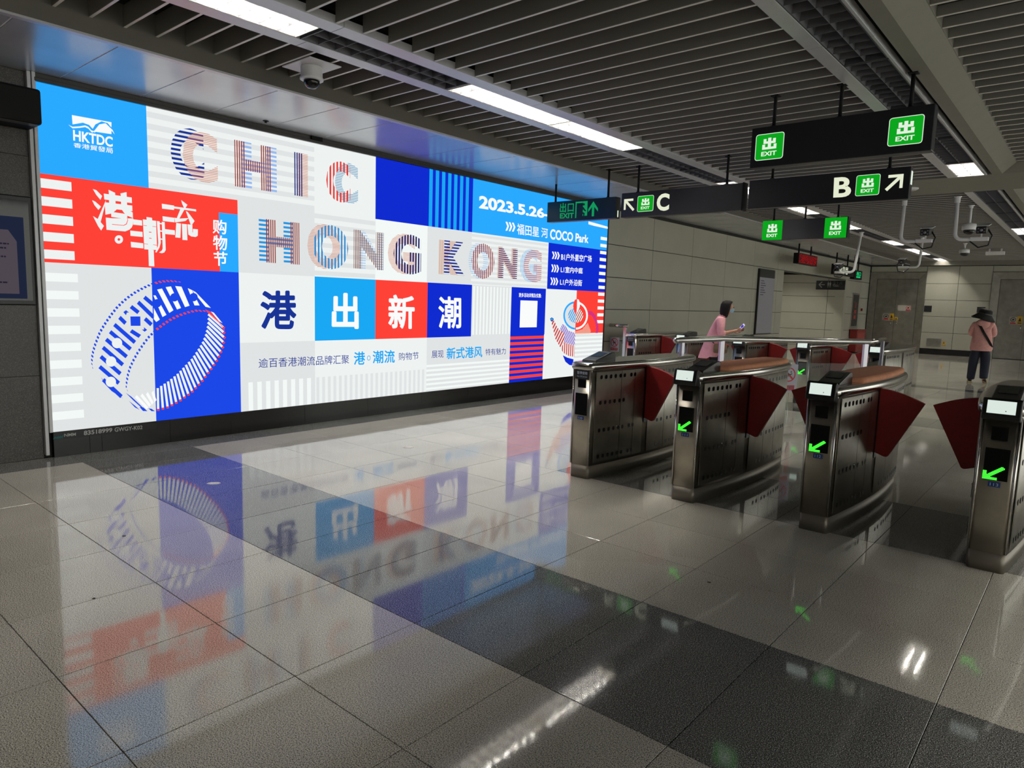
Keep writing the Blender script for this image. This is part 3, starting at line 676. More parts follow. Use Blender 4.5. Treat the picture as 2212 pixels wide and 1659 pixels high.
for a in ([(766,300),(790,300),(912,517),(868,542)], [(770,440),(838,570),(798,597),(772,565)], [(808,235),(862,224),(990,466),(944,496)], [(903,208),(962,200),(1075,441),(1030,457)],
          [(1010,196),(1080,203),(1170,415),(1120,431)], [(1150,220),(1195,240),(1282,412),(1226,412)], [(1195,240),(1240,265),(1408,440),(1350,428)]):
    pxpoly(a, 'white2', X3L, **K8)
pxpoly([(508,535),(620,535),(622,640),(513,640)], 'blue', x4, **K8)
for cx, cy in ((360, 832), (293, 1038), (291, 1265)): ring_(cx, cy, 58, 0, 'white', x4, n=18, **K8)
for cx, cy in ((808, 388), (1000, 322), (1215, 320)): ring_(cx, cy, 47, 0, 'blue', x4, n=18, **K8)
pxpoly([(180,1212),(235,1280),(300,1345),(428,1452),(300,1368),(225,1290)], 'blue', X3L, **K8)
IN2 = [(1380,510),(1374,620),(1350,730),(1310,830),(1260,910),(1200,1000),(1120,1085),(1030,1180),(930,1260),(815,1335)]
OU2 = [(1560,670),(1568,780),(1553,880),(1518,970),(1468,1060),(1400,1155),(1310,1275),(1200,1390),(1060,1490),(930,1560),(820,1588)]
n = 24
for i in range(n):
    (ax, ay), _ = along(IN2, i/(n-1)); (bx_, by_), _ = along(OU2, i/(n-1)); L_ = math.hypot(bx_-ax, by_-ay); ux, uy = (bx_-ax)/L_, (by_-ay)/L_
    w = 13
    def seg(t0, t1, k, x):
        pxpoly([(ax+ux*t0-uy*w, ay+uy*t0+ux*w), (ax+ux*t0+uy*w, ay+uy*t0-ux*w), (ax+ux*t1+uy*w, ay+uy*t1-ux*w), (ax+ux*t1-uy*w, ay+uy*t1+ux*w)], k, x, **K8)
    seg(0, L_-14, 'white', X3L); seg(L_-22, L_, 'red', x4)
pxpoly([(1345,458),(1400,480),(1480,570),(1555,660),(1562,700),(1500,610),(1400,520)], 'red', X3L, **K8)
pxpoly([(1408,480),(1440,492),(1538,610),(1500,590)], 'white2', x4, **K8)
for i in range(4): bar(570+62*i, 1425-17*i, 700+30*i, 1560-26*i, 34, 'white2', X3L)
for a in ([(490,1475),(560,1530),(615,1578),(560,1550)], [(455,1385),(520,1430),(690,1590),(640,1560),(540,1470)], [(610,1545),(655,1550),(700,1592),(650,1590)], [(710,1560),(745,1565),(785,1592),(745,1592)]):
    pxpoly(a, 'blue', X3L, **K8)

# ---- the teapot
s9 = 6.9125; K9 = dict(s=s9, ox=1080, oy=600)
stripe('pot_red', (205, 66, 60), 1, .075, .55, s=1, slant=-.75); stripe('pot_red_v', (205, 66, 60), 1, .06, .5); stripe('pot_violet', (140, 110, 205), 1, .05, .6, slant=.8)
stripe('pot_cyan', (60, 165, 235), 1, .06, .55, slant=-.8); stripe('pot_brown', (170, 70, 50), 1, .06, .5, slant=-.8); stripe('pot_tan', (235, 190, 170), 1, .03, .6, slant=-.8)
stripe('pot_purple', (180, 40, 160), 1, .035, .6, slant=-.5)
for a, k in (([(735,640),(785,640),(820,720),(860,780),(930,800),(935,962),(880,1050),(800,910),(765,760)], 'pot_red'), ([(865,775),(905,690),(935,700),(1000,790),(1097,825),(1090,1010),(935,962),(930,830)], 'pot_violet'),
             ([(880,1052),(935,965),(1090,1012),(1083,1178),(1000,1165),(920,1120)], 'pot_red_v'), ([(1097,800),(1200,770),(1285,670),(1330,790),(1320,835),(1100,845)], 'pot_tan'),
             ([(722,608),(745,590),(772,605),(775,628),(750,655),(730,640)], 'navy')):
    pxpoly(a, k, x4, **K9)
pxpoly([(912,1155),(980,1190),(1072,1215),(1066,1308),(1010,1300),(950,1250)], 'deep', x4, **K9)
ring_(1103, 562, 184, 160, 'azure', x4, 92, 268, 18, 1.15, **K9); ring_(1103, 562, 160, 0, 'pale', X3L, 92, 268, 18, 1.15, **K9)
ring_(1103, 562, 184, 158, 'white2', x4, -88, 88, 18, 1.15, **K9)
x5 = lift()
ring_(1103, 562, 112, 0, 'pot_cyan', x5, 92, 268, 14, 1., **K9); ring_(1103, 562, 112, 0, 'white2', x4, -88, 88, 14, 1., **K9); ring_(1103, 562, 112, 0, 'pot_brown', x5, -88, 88, 14, 1., **K9)
x6 = lift()
pxpoly([(1125,318),(1095,325),(1072,370),(1066,430),(1080,490),(1102,548),(1122,520)], 'red', x6, **K9)
pxpoly([(1125,318),(1150,325),(1168,380),(1165,430),(1140,500),(1104,560),(1118,450)], 'white2', x6, **K9)
pxpoly([(1290,500),(1340,495),(1400,560),(1440,680),(1447,760),(1434,830),(1405,828),(1410,740),(1395,650),(1350,570),(1300,545)], 'pot_purple', x4, **K9)
ring_(748, 618, 17, 0, 'azure', x5, 0, 360, 12, 1., **K9)
pa = tag(art.build('printed_artwork', art_m, bb, fixn=False))
# adhesive strip with the media contact under the artwork
q = MB(); put_text(q, 'NMM', [on_x(a, b, XW)+Vector((.046, 0, 0)) for a, b in ((135, 935.5), (160, 933), (160, 939.5), (135, 942))], 0, .02)
put_text(q, '83518999', [on_x(a, b, XW)+Vector((.046, 0, 0)) for a, b in ((177, 929), (238.5, 922.5), (238.5, 931.5), (177, 939))], 0, .03)
put_text(q, 'GWGY-K02', [on_x(a, b, XW)+Vector((.046, 0, 0)) for a, b in ((243.5, 922), (303.5, 917.5), (303.5, 925.5), (243.5, 931.5))], 0, .02)
q.build('contact_lettering', mat('sticker_grey', (170, 170, 170), .5), pl)
q = MB(); p_ = [on_x(a, b, XW)+Vector((.0425, 0, 0)) for a, b in ((112, 934), (335, 911), (335, 925), (112, 949))]
q.poly(p_); q.build('contact_strip', mat('strip_black', (16, 17, 20), .35), pl)
q = MB(); c_ = on_x(121, 943, XW)+Vector((.046, 0, 0))
for i in range(4):
    a = .5+i*.35; q.poly([c_+Vector((0, (i-1.5)*.018-.01, -.012)), c_+Vector((0, (i-1.5)*.018+.012, -.012)), c_+Vector((0, (i-1.5)*.018+.02, .008+.004*i)), c_+Vector((0, (i-1.5)*.018+.004, .008))])
q.build('contact_emblem', mat('emblem_teal', (30, 95, 90), .5), pl)

# ------------------------------------------------------------------ ticket gates
GL = 1.86; GH = 1.0
def hw(t): return .098+.074*math.sin(PI*.86*min(max(t, 0), 1))
def outline(off=0., y0=0., y1=GL, n=18, r=.028):
    """plan of the cabinet, counter-clockwise, grown by off"""
    right = []; ys = [y0+(y1-y0)*i/n for i in range(n+1)]
    for y in ys: right.append([hw(y/GL), y])
    pts = []
    w0 = right[0][0]
    for k in range(4): a = PI/2*k/3; pts.append((w0-r+r*math.sin(a), y0+r-r*math.cos(a)))
    pts += [tuple(p) for p in right[1:-1] if p[1] > y0+r+.01 and p[1] < y1-.07]
    w1 = right[-1][0]
    for k in range(5): a = PI/2*k/4; pts.append((w1-.06+.06*math.cos(a), y1-.06+.06*math.sin(a)))
    full = [(x, y) for x, y in pts]+[(-x, y) for x, y in reversed(pts)]
    if abs(off) < 1e-9: return full
    out = []; N = len(full)
    for i, p in enumerate(full):
        a, b = full[i-1], full[(i+1) % N]; tx, ty = b[0]-a[0], b[1]-a[1]; l = math.hypot(tx, ty)+1e-9
        out.append((p[0]+off*ty/l, p[1]-off*tx/l))
    return out
def ringz(off, z): return [(x, y, z) for x, y in outline(off)]
ARROW = glow('led_green', (70, 255, 60), 1.6); SCR = glow('gate_screen', (222, 236, 228), .95)
TAGB = mat('number_tag_blue', (22, 60, 120), .5); TXTW = mat('tag_white', (190, 205, 225), .5)
READG = mat('reader_screen', (38, 44, 40), .12); READB = mat('reader_body', (20, 20, 21), .28, bump=.02, nscale=60)
_G = {}
def side_pt(side, y, off=0.): return side*(hw(y/GL)+off)
def gate_part(key, maker):
    if key not in _G: _G[key] = maker()
    return _G[key]
def g_plinth(): q = MB(); q.loft([ringz(-.004, 0), ringz(-.004, .115)]); return q.build('kick_plate', mat('kick_steel', (128, 122, 112), .5, metal=.8))
def g_body(): q = MB(); q.loft([ringz(-.002, .115), ringz(-.002, .94)]); return q.build('body', STEEL)
def g_rim():
    q = MB(); q.loft([ringz(0, .932), ringz(.012, .935), ringz(.021, .948), ringz(.024, .964), ringz(.021, .981), ringz(.012, .994), ringz(-.004, .999), ringz(-.02, 1.0)]); return q.build('top_rim', CHROME)
def g_panel(side, a, b):
    q = MB(); n = 6
    for i in range(n):
        y0, y1 = a+(b-a)*i/n, a+(b-a)*(i+1)/n
        q.add([(side_pt(side, y, o), y, z) for y in (y0, y1) for o, z in ((.0005, .135), (.004, .138), (.004, .918), (.0005, .921))],
              [(0, 1, 5, 4), (1, 2, 6, 5), (2, 3, 7, 6)], 0, True)
    q.add([(side_pt(side, y, o), y, z) for y in (a, b) for o, z in ((0, .135), (.004, .138), (.004, .918), (0, .921))], [(0, 1, 2, 3), (4, 5, 6, 7)], 0)
    return q.build('side_panel', STEELP)
HZ = (.875, .655, .415, .185)
def g_holes(side):
    q = MB(); ys0 = [.12, .185, .25, .315, .385, .445, .545, .60]; ys1 = [1.02, 1.10, 1.22, 1.30, 1.40, 1.48, 1.56, 1.64, 1.70]
    for j, z in enumerate(HZ):
        ys = (ys0[:6] if j == 1 else ys0)+([] if j == 1 else ys1)
        for y in ys:
            x = side_pt(side, y, .0045); w, h = .0165, .0165
            q.prism([(x, y+w*a, z+h*b) for a, b in ((-1, .5), (-.6, 1), (.6, 1), (1, .5), (1, -.5), (.6, -1), (-.6, -1), (-1, -.5))], (side*.0012, 0, 0))
    return tag(q.build('sensor_windows', SMOKE), kind='stuff')
FY = .80
def g_slot(side):
    q = MB(); x = side_pt(side, FY, .002); q.box(min(x, x+side*.006), max(x, x+side*.006), FY-.03, FY+.03, .42, .93)
    q.box(min(x-side*.03, x+side*.012), max(x-side*.03, x+side*.012), FY-.022, FY+.022, .928, .945); return q.build('flap_slot', BLACK)
def g_flap(side):
    x0 = hw(FY/GL)-.06; pts = []
    a0 = (x0, .945); a1 = (.465, .857)
    for i in range(9):
        t = i/8; x = a0[0]+(a1[0]-a0[0])*t; z = a0[1]+(a1[1]-a0[1])*t+.022*math.sin(PI*t); pts.append((x, z))
    pts += [(.262, .445), (.248, .438), (.232, .440), (.18, .458), (x0, .475)]
    q = MB(); q.prism([(side*x, FY-.02, z) for x, z in pts], (0, .04, 0)); return q.build('flap', RED, bevel=.004)
def g_lock(side): q = MB(); y = .36; x = side_pt(side, y, .004); q.lathe((x, y, .43), [(.008, 0), (.008, .004), (.004, .006)], 10, (side, 0, 0)); return q.build('lock', CHROME)
def g_window(z0, z1, w, nm): 
    q = MB(); q.box(-w, w, -.0025, .004, z0, z1); return q.build(nm, SMOKE)
def g_arrow():
    q = MB(); y = -.0045; d = .0034
    # a down-left arrow drawn in round diodes
    for i in range(17):
        for j in range(17):
            u, v = i/16, j/16
            on = (abs(u-v) < .13 and u+v < 1.85) or (u < .14 and v < .60) or (v < .14 and u < .66)
            if on:
                cx, cz = -.058+u*.104, .552+v*.082
                q.poly([(cx-d*.8, y, cz-d*.62), (cx+d*.8, y, cz-d*.62), (cx+d*.8, y, cz+d*.62), (cx-d*.8, y, cz+d*.62)])
    return q.build('led_arrow', ARROW)
def g_trim():
    q = MB()
    for s in (-1, 1):
        q.tube([(s*.0905, .0065, .118), (s*.0905, .0065, .935)], .0075, 8)
    return q.build('corner_trim', CHROME)
def g_reader():
    q = MB(); y0, y1, w = .085, .40, .072
    prof = [(y0, .998), (y0+.01, 1.012), (y1-.06, 1.072), (y1-.015, 1.070), (y1, 1.05), (y1, .998)]
    q.loft([[(-w, y, z) for y, z in prof], [(-w+.006, y, z+(.004 if z > 1 else 0)) for y, z in prof], [(w-.006, y, z+(.004 if z > 1 else 0)) for y, z in prof], [(w, y, z) for y, z in prof]], smooth=False)
    return q.build('card_reader', READB, bevel=.004)
def g_rscreen():
    q = MB()
    def P(x, y): return (x, y, 1.012+(y-.095)*.060/.245+.0062)
    q.prism([P(-.05, .19), P(.05, .19), P(.05, .31), P(-.05, .31)], (0, 0, .0015)); return q.build('reader_screen', READG)
def g_cushion():
    q = MB(); o = [(x*.98, y) for x, y in outline(-.004) if y > .42]; xs = side_pt(1, .42)-.008
    o = [(xs, .42)]+[p for p in o if p[0] > 0]+[p for p in o if p[0] <= 0]+[(-xs, .42)]
    rings = []
    for off, z in ((0, .998), (.001, 1.010), (-.002, 1.022), (-.012, 1.031), (-.03, 1.035)):
        rings.append([(x*(1+off/.15), y+(off if y > 1 else -off)*1., z) for x, y in o])
    q.loft(rings); return q.build('cushion', ORANGE)
def g_tongue(): q = MB(); q.prism([(-.02, .38, 1.045), (.05, .37, 1.045), (.02, .52, 1.05), (-.01, .50, 1.05)], (0, 0, .008)); return q.build('cable_cover', BLACK)
def g_unit():
    q = MB(); T = Matrix.Rotation(-.20, 4, 'X'); 
    def R(x, y, z): v = T @ Vector((x, y, z)); return (v.x, v.y+.0, v.z+.962)
    w = .094; prof = [(-.055, -.062), (-.062, -.04), (-.062, .048), (-.052, .058), (.03, .045), (.05, -.02), (.045, -.06)]
    q.loft([[R(-w, y, z) for y, z in prof], [R(-w+.008, y*1.04, z*1.04) for y, z in prof], [R(w-.008, y*1.04, z*1.04) for y, z in prof], [R(w, y, z) for y, z in prof]], smooth=False)
    o = q.build('scanner_housing', BLACK, bevel=.004)
    q = MB(); q.prism([R(-.070, -.0665, -.030), R(.066, -.0665, -.030), R(.066, -.0665, .044), R(-.070, -.0665, .044)], (0, -.001, 0)); sc = q.build('scanner_screen', SCR, o)
    q = MB(); q.prism([R(.018, -.0685, -.016), R(.023, -.0685, -.016), R(.023, -.0685, -.011), R(.018, -.0685, -.011)], (0, -.0004, 0)); q.build('camera_dot', BLACK, o)
    return o
def g_notice():
    q = MB(); q.box(-.068, .068, -.004, .003, .855, .935); o = q.build('notice_plate', mat('plate_dark', (34, 34, 38), .4))
    q = MB(); put_text(q, '暂停使用', rect_q((-.052, -.0046, .896), (.104, 0, 0), (0, 0, .026)), 0, .02); put_text(q, 'Out Of Service', rect_q((-.052, -.0046, .872), (.104, 0, 0), (0, 0, .014)), 0, 0)
    q.build('notice_lettering', TXTW, o); return o
def g_number(s):
    q = MB(); q.box(-.03, .03, -.0035, .002, .508, .538); o = q.build('number_tag', TAGB)
    q = MB(); put_text(q, s, rect_q((-.020, -.0042, .514), (.04, 0, 0), (0, 0, .018)), 0, 0); q.build('number', TXTW, o); return o
def put(key, maker, root):
    if key in _G: o = copy_tree(_G[key], root)
    else: o = maker(); _G[key] = o; o.parent = root
    o.location = (0, 0, 0); return o
SEG = [(.055, .40), (.405, .60), (.605, .755), (.845, 1.15), (1.155, 1.42), (1.425, 1.76)]
def gate(x, y, label, number, flaps, full=True, closed=False, cushion=False):
    r = empty('ticket_gate', (x, y, 0)); tag(r, label, 'ticket gate', 'ticket gates' if False else None)
    put('plinth', g_plinth, r); put('body', g_body, r); put('rim', g_rim, r); put('trim', g_trim, r)
    for s in (-1, 1):
        for k, (a, b) in enumerate(SEG): put('panel%d%d' % (s, k), lambda: g_panel(s, a, b), r)
        put('holes%d' % s, lambda: g_holes(s), r); put('lock%d' % s, lambda: g_lock(s), r)
    for s in flaps:
        put('slot%d' % s, lambda: g_slot(s), r); put('flap%d' % s, lambda: g_flap(s), r)
    put('win1', lambda: g_window(.785, .862, .04, 'sensor_window'), r); put('win2', lambda: g_window(.548, .735, .06, 'arrow_display'), r)
    put('reader', g_reader, r); put('rscreen', g_rscreen, r)
    if closed: put('notice', g_notice, r)
    else: put('arrow', g_arrow, r); put('unit', g_unit, r)
    if number: put('num'+number, lambda: g_number(number), r)
    if cushion: put('cushion', g_cushion, r); put('tongue', g_tongue, r)
    return r
GY = 4.81
gate(-3.305, GY, 'nearest-row gate at left with an out of service plate, bare steel top and number 110', '110', (1,), closed=True)
gate(-2.335, GY, 'nearest-row gate with orange cushion top numbered 111, second from the left', '111', (-1, 1), cushion=True)
gate(-1.365, GY, 'nearest-row gate with orange cushion top numbered 112, third from the left', '112', (-1, 1), cushion=True)
gate(-.385, GY, 'nearest gate cut by the right edge, lit screen and green arrow, number 113', '113', (-1,), cushion=False)
G2 = 10.45
for k, lb in enumerate(('far-row gate without a screen, beside the warning glass at the wall', 'far-row gate left of the woman in pink, screen seen under the handrail end',
                        'far-row gate right of the woman in pink, with a white lit screen', 'far-row gate with a green arrow behind the glass warning sign', 'last far-row gate at the right end, beside the open hall')):
    xx = [-6.2, -5.23, -4.26, -3.29, -2.32][k]
    gate(xx, G2, lb, None, ((1,) if k == 0 else (-1,) if k == 4 else (-1, 1)), closed=(k == 0))

# ------------------------------------------------------------------ barrier rails with glass
GLS = glass('clear_glass')
def warning_sign(q_l, q_r, root, z0, z1, nrm):
    """no-climbing notice on the glass, between two floor points"""
    a = Vector((q_l[0], q_l[1], 0)); d = Vector((q_r[0]-q_l[0], q_r[1]-q_l[1], 0)); n = Vector((nrm[0], nrm[1], 0))*.008; H_ = z1-z0; Wd = d.length; e = d.normalized()
    q = MB(); q.prism([a+Vector((0, 0, z0))+n, a+d+Vector((0, 0, z0))+n, a+d+Vector((0, 0, z1))+n, a+Vector((0, 0, z1))+n], n*.2); s = q.build('warning_sign', mat('sign_paper', (176, 176, 190), .5), root)
    n2 = n*1.35; c = a+d*.5+n2+Vector((0, 0, z0+H_*.64)); q = MB(); R = Wd*.38
    def pt(r, t): return c+e*(r*math.cos(t))+Vector((0, 0, r*math.sin(t)))
    for i in range(24):
        t0, t1 = 2*PI*i/24, 2*PI*(i+1)/24; q.poly([pt(R, t0), pt(R, t1), pt(R*.84, t1), pt(R*.84, t0)], 0)
    q.poly([pt(R*.84, 2.2), pt(R*.84, 2.5), pt(R*.84, 2.2+PI), pt(R*.84, 2.5+PI)], 0)
    b0 = a+n2+d*.14+Vector((0, 0, z0+H_*.08)); q.poly([b0, b0+d*.72, b0+d*.72+Vector((0, 0, H_*.18)), b0+Vector((0, 0, H_*.18))], 0)
    def fig(pts, m): q.poly([c+e*(x*R)+Vector((0, 0, y*R))+n*.08 for x, y in pts], m)
    fig([(-.45,.0),(-.1,.2),(.2,.05),(.45,.2),(.5,.1),(.2,-.12),(.0,-.0),(-.1,-.35),(-.2,-.6),(-.3,-.6),(-.22,-.3),(-.2,-.02),(-.42,-.12)], 1)
    fig([(.25,.28),(.38,.28),(.42,.4),(.32,.48),(.22,.4)], 1)
    put_text(q, '禁止翻越', [b0+n*.1+d*.06+Vector((0, 0, H_*.15)), b0+n*.1+d*.66+Vector((0, 0, H_*.15)), b0+n*.1+d*.66+Vector((0, 0, H_*.05)), b0+n*.1+d*.06+Vector((0, 0, H_*.05))], 2, .01)
    q.build('sign_symbol', [mat('sign_red', (190, 38, 40), .5), mat('sign_ink', (20, 20, 24), .5), TXTW], s)
def flat_bar(q, x, y, z0, z1, e, w=.028, t=.02):
    e = Vector((e[0], e[1], 0)).normalized(); n = Vector((-e.y, e.x, 0)); q.obox((x, y, (z0+z1)/2), e, n, (0, 0, 1), w, t, (z1-z0)/2)
RZ = 1.13
A0 = on_z(1449, 736, RZ); A1 = on_z(1560, 731.5, RZ); A2 = on_z(1877, 738.5, RZ); A3 = on_z(1928, 730.5, RZ)
A0.y = max(A0.y, 6.72)
A3 = A2.lerp(A3, (10.36-A2.y)/(A3.y-A2.y))
fn = empty('glass_barrier', (A1.x, A1.y, 0)); tag(fn, 'tubular steel handrail with glass panes running between the two gate rows', 'barrier')
RAILM = mat('rail_steel', (182, 180, 176), .3, metal=1.)
q = MB(); q.tube([A0, A0.lerp(A1, .5), A1, A1.lerp(A2, .33), A1.lerp(A2, .66), A2], .034, 14); q.ball(A0, .034, n=12, m=8); q.ball(A2, .034, n=12, m=8); q.build('handrail', RAILM, fn)
q = MB(); q.tube([A2, A3], .03, 12); q.ball(A3, .03, n=10, m=6); q.build('handrail', CHROME, fn)
PST = mat('post_steel', (172, 170, 178), .28, metal=.85)
posts = [A0.lerp(A1, .12), A1, A2.lerp(A1, .02), A3.lerp(A2, .12)]
for i, p in enumerate(posts):
    e = (A1-A0) if i == 0 else (A2-A1) if i < 3 else (A3-A2)
    q = MB(); flat_bar(q, p.x, p.y, 0.02, RZ-.02, (e.x, e.y)); q.box(p.x-.06, p.x+.06, p.y-.06, p.y+.06, 0, .02); po = q.build('post', PST, fn, bevel=.004)
    if i:
        q = MB()
        for z in (.22, .72):
            q.lathe((p.x+.03, p.y-.03, z), [(.0, 0), (.028, .002), (.028, .02), (.0, .024)], 12, (.35, -.93, 0))
        q.build('glass_clamp', CHROME, po)
def pane(p, r, z0=.10, z1=.86, t=.006):
    e = Vector((r.x-p.x, r.y-p.y, 0)).normalized(); a = Vector((p.x, p.y, 0))+e*.05; b = Vector((r.x, r.y, 0))-e*.05; n = Vector((-e.y, e.x, 0))
    q = MB(); q.prism([a+Vector((0, 0, z0)), b+Vector((0, 0, z0)), b+Vector((0, 0, z1)), a+Vector((0, 0, z1))], n*t); return q.build('glass_pane', GLS, fn)
g1 = A1.lerp(A2, .5)
pane(posts[0], posts[1]); pane(posts[1], g1); pane(g1, posts[2]); pane(posts[2], posts[3])
e = (A2-A1).normalized(); nn = Vector((e.y, -e.x, 0)).normalized()
t = .40; c0 = A1.lerp(A2, t); c1 = c0+Vector((e.x, e.y, 0)).normalized()*.23
warning_sign((c0.x, c0.y), (c1.x, c1.y), fn, .50, .84, (nn.x, nn.y))
# short barrier at the wall
ys = 10.95
B0 = on_y(1304, 701, ys); B1 = on_y(1352, 701, ys); zb_ = 1.10
fw = empty('glass_barrier', ((B0.x+B1.x)/2, ys, 0)); tag(fw, 'short steel frame with glass and no-climbing sign between billboard end and gates', 'barrier')
q = MB(); q.tube([(B0.x-.03, ys, zb_), (B1.x+.05, ys, zb_)], .032, 12); q.build('handrail', CHROME, fw)
for xx in (B0.x+.01, B1.x-.01):
    q = MB(); flat_bar(q, xx, ys, 0, zb_-.02, (1, 0), .03, .02); q.build('post', PST, fw, bevel=.004)
    q = MB(); q.lathe((xx+(.04 if xx < (B0.x+B1.x)/2 else -.04), ys-.005, .80), [(0, 0), (.022, .002), (.022, .015), (0, .018)], 12, (0, -1, 0)); q.build('glass_clamp', CHROME, fw)
q = MB(); q.box(B0.x+.05, B1.x-.05, ys-.003, ys+.003, .1, .88); q.build('glass_pane', GLS, fw)
S0, S1 = on_y(1317, 750, ys).x, on_y(1338, 750, ys).x
warning_sign((S0, ys), (S1, ys), fw, .62, .88, (0, -1))

# ------------------------------------------------------------------ hanging signs
GRN = glow('exit_green', (12, 165, 30), 1.); WHT = glow('exit_white', (226, 240, 222), 1.); CRM = glow('letter_cream', (228, 234, 206), 1.); EMG = glow('emergency_green', (20, 150, 92), 1.)
def exit_glyph(q, x0, x1, z0, z1, y, mi):
    w, h = x1-x0, z1-z0
    def b(u0, u1, v0, v1): q.poly([(x0+w*u0, y, z0+h*v0), (x0+w*u1, y, z0+h*v0), (x0+w*u1, y, z0+h*v1), (x0+w*u0, y, z0+h*v1)], mi)
    b(0, 1, 0, .2); b(0, .2, .2, .44); b(.8, 1, .2, .44); b(.39, .61, .2, 1); b(.07, .39, .5, .70); b(.61, .93, .5, .70); b(.07, .27, .7, .93); b(.73, .93, .7, .93)
def exit_icon(parent, x0, x1, z0, z1, y, rounded=True):
    q = MB(); w, h = x1-x0, z1-z0
    def rr(m, r, yy, mi):
        a0, a1, c0, c1 = x0+m, x1-m, z0+m, z1-m; pts = []
        for cx, cz, s in ((a1-r, c0+r, -90), (a1-r, c1-r, 0), (a0+r, c1-r, 90), (a0+r, c0+r, 180)):
            for k in range(4): t = math.radians(s+30*k); pts.append((cx+r*math.cos(t), yy, cz+r*math.sin(t)))
        q.poly(pts, mi)
    if rounded: rr(0, w*.09, y-.001, 1); rr(w*.022, w*.07, y-.002, 0)
    else: q.poly([(x0, y-.002, z0), (x1, y-.002, z0), (x1, y-.002, z1), (x0, y-.002, z1)], 0)
    exit_glyph(q, x0+w*.25, x1-w*.25, z0+h*.40, z0+h*.83, y-.003, 1)
    put_text(q, 'EXIT', rect_q((x0+w*.23, y-.003, z0+h*.15), (w*.54, 0, 0), (0, 0, h*.17)), 1, .03)
    return q.build('exit_symbol', [GRN, WHT], parent)
def hang_sign(label, y, x0, x1, z0, z1, rods, th=.12, rod_top=ZC, bev=.006):
    r = empty('hanging_sign', ((x0+x1)/2, y, z0)); tag(r, label, 'sign')
    q = MB(); q.box(x0, x1, y, y+th, z0, z1); q.build('sign_box', SIGNB, r, bevel=bev)
    for rx in rods:
        q = MB(); q.tube([(rx, y+th/2, z1-.002), (rx, y+th/2, rod_top if rx > -1.4 else 3.545)], .016, 8); q.lathe((rx, y+th/2, z1), [(.028, 0), (.028, .012)], 10); q.box(rx-.035, rx+.035, y+th/2-.035, y+th/2+.035, rod_top-.008, rod_top)
        q.build('hanger_rod', MATTE, r)
    return r
def sx(px, py, y): return on_y(px, py, y).x
def sz(px, py, y): return on_y(px, py, y).z
ya = 6.28
r = hang_sign('long black hanging sign nearest the camera with two lit green exit symbols at its ends', ya, sx(1622, 318, ya), sx(2016, 278, ya), 2.755, 3.105, [sx(1674, 240, ya+.06), sx(1817, 220, ya+.06), sx(1970, 200, ya+.06)])
exit_icon(r, sx(1632, 317, ya), sx(1693, 313, ya), sz(1632, 348, ya), sz(1693, 284, ya), ya)
exit_icon(r, sx(1919, 285, ya), sx(1995, 280, ya), sz(1919, 317, ya), sz(1995, 246, ya), ya)
yb = 8.45
xb0, xb1 = sx(1617, 420, yb), sx(1966, 388, yb)
r = hang_sign('black hanging sign with letter B, green exit symbol and arrow up right', yb, xb0, xb1, 2.705, 3.045, [sx(1669, 380, yb+.06), sx(1923, 350, yb+.06)])
def arrow_prism(parent, pts, y, m=CRM):
    q = MB()
    for loop in pts: q.poly([(x, y-.003, z) for x, z in loop])
    return q.build('arrow', m, parent)
def ar(cx, cz, w, h, flip, t):
    """45 degree arrow, head in the upper corner; flip=-1 points left"""
    def P(u, v): return (cx+flip*(u-.5)*w, cz+(v-.5)*h)
    return [[P(.0, .14), P(.14, .0), P(.97, .83), P(.83, .97)], [P(.14, 1), P(.14, .82), P(1, .82), P(1, 1)], [P(.82, .82), P(1, .82), P(1, .14), P(.82, .14)]]
q = MB(); put_text(q, 'B', [(sx(1802, 385, yb), yb-.003, sz(1802, 384, yb)), (sx(1840, 383, yb), yb-.003, sz(1840, 381, yb)), (sx(1838, 425, yb), yb-.003, sz(1838, 425, yb)), (sx(1800, 427, yb), yb-.003, sz(1800, 427, yb))], 0, .03); q.build('letter', CRM, r)
exit_icon(r, sx(1849, 398, yb), sx(1901, 395, yb), sz(1849, 424, yb), sz(1901, 375, yb), yb)
arrow_prism(r, ar((sx(1913, 392, yb)+sx(1951, 390, yb))/2, (sz(1951, 377, yb)+sz(1913, 412, yb))/2, sx(1951, 390, yb)-sx(1913, 392, yb), sz(1951, 377, yb)-sz(1951, 412, yb), 1, .1), yb)
q = MB(); q.box(xb1+.001, xb1+.004, yb+.03, yb+.09, 2.86, 3.0); q.build('side_light', WHT, r)
xc0, xc1 = sx(1342, 445, yb), sx(1605, 422, yb)
r = hang_sign('black hanging sign with arrow up left, green exit symbol and letter C', yb, xc0, xc1, 2.695, 3.025, [sx(1380, 385, yb+.06), sx(1572, 370, yb+.06)])
q = MB(); put_text(q, 'C', [(sx(1419, 436, yb), yb-.003, sz(1419, 419, yb)), (sx(1446, 436, yb), yb-.003, sz(1446, 417, yb)), (sx(1446, 436, yb), yb-.003, sz(1446, 455, yb)), (sx(1419, 436, yb), yb-.003, sz(1419, 456, yb))], 0, .04); q.build('letter', CRM, r)
exit_icon(r, sx(1377, 440, yb), sx(1412, 438, yb), sz(1377, 458, yb), sz(1412, 421, yb), yb)
arrow_prism(r, ar((sx(1348, 443, yb)+sx(1371, 443, yb))/2, sz(1360, 443, yb), sx(1371, 443, yb)-sx(1348, 443, yb), sz(1360, 430, yb)-sz(1360, 457, yb), -1, .1), yb)
q = MB(); q.box(xc1-.012, xc1+.004, yb-.004, yb+.124, 2.69, 3.03); q.build('end_cap', MATTE, r)
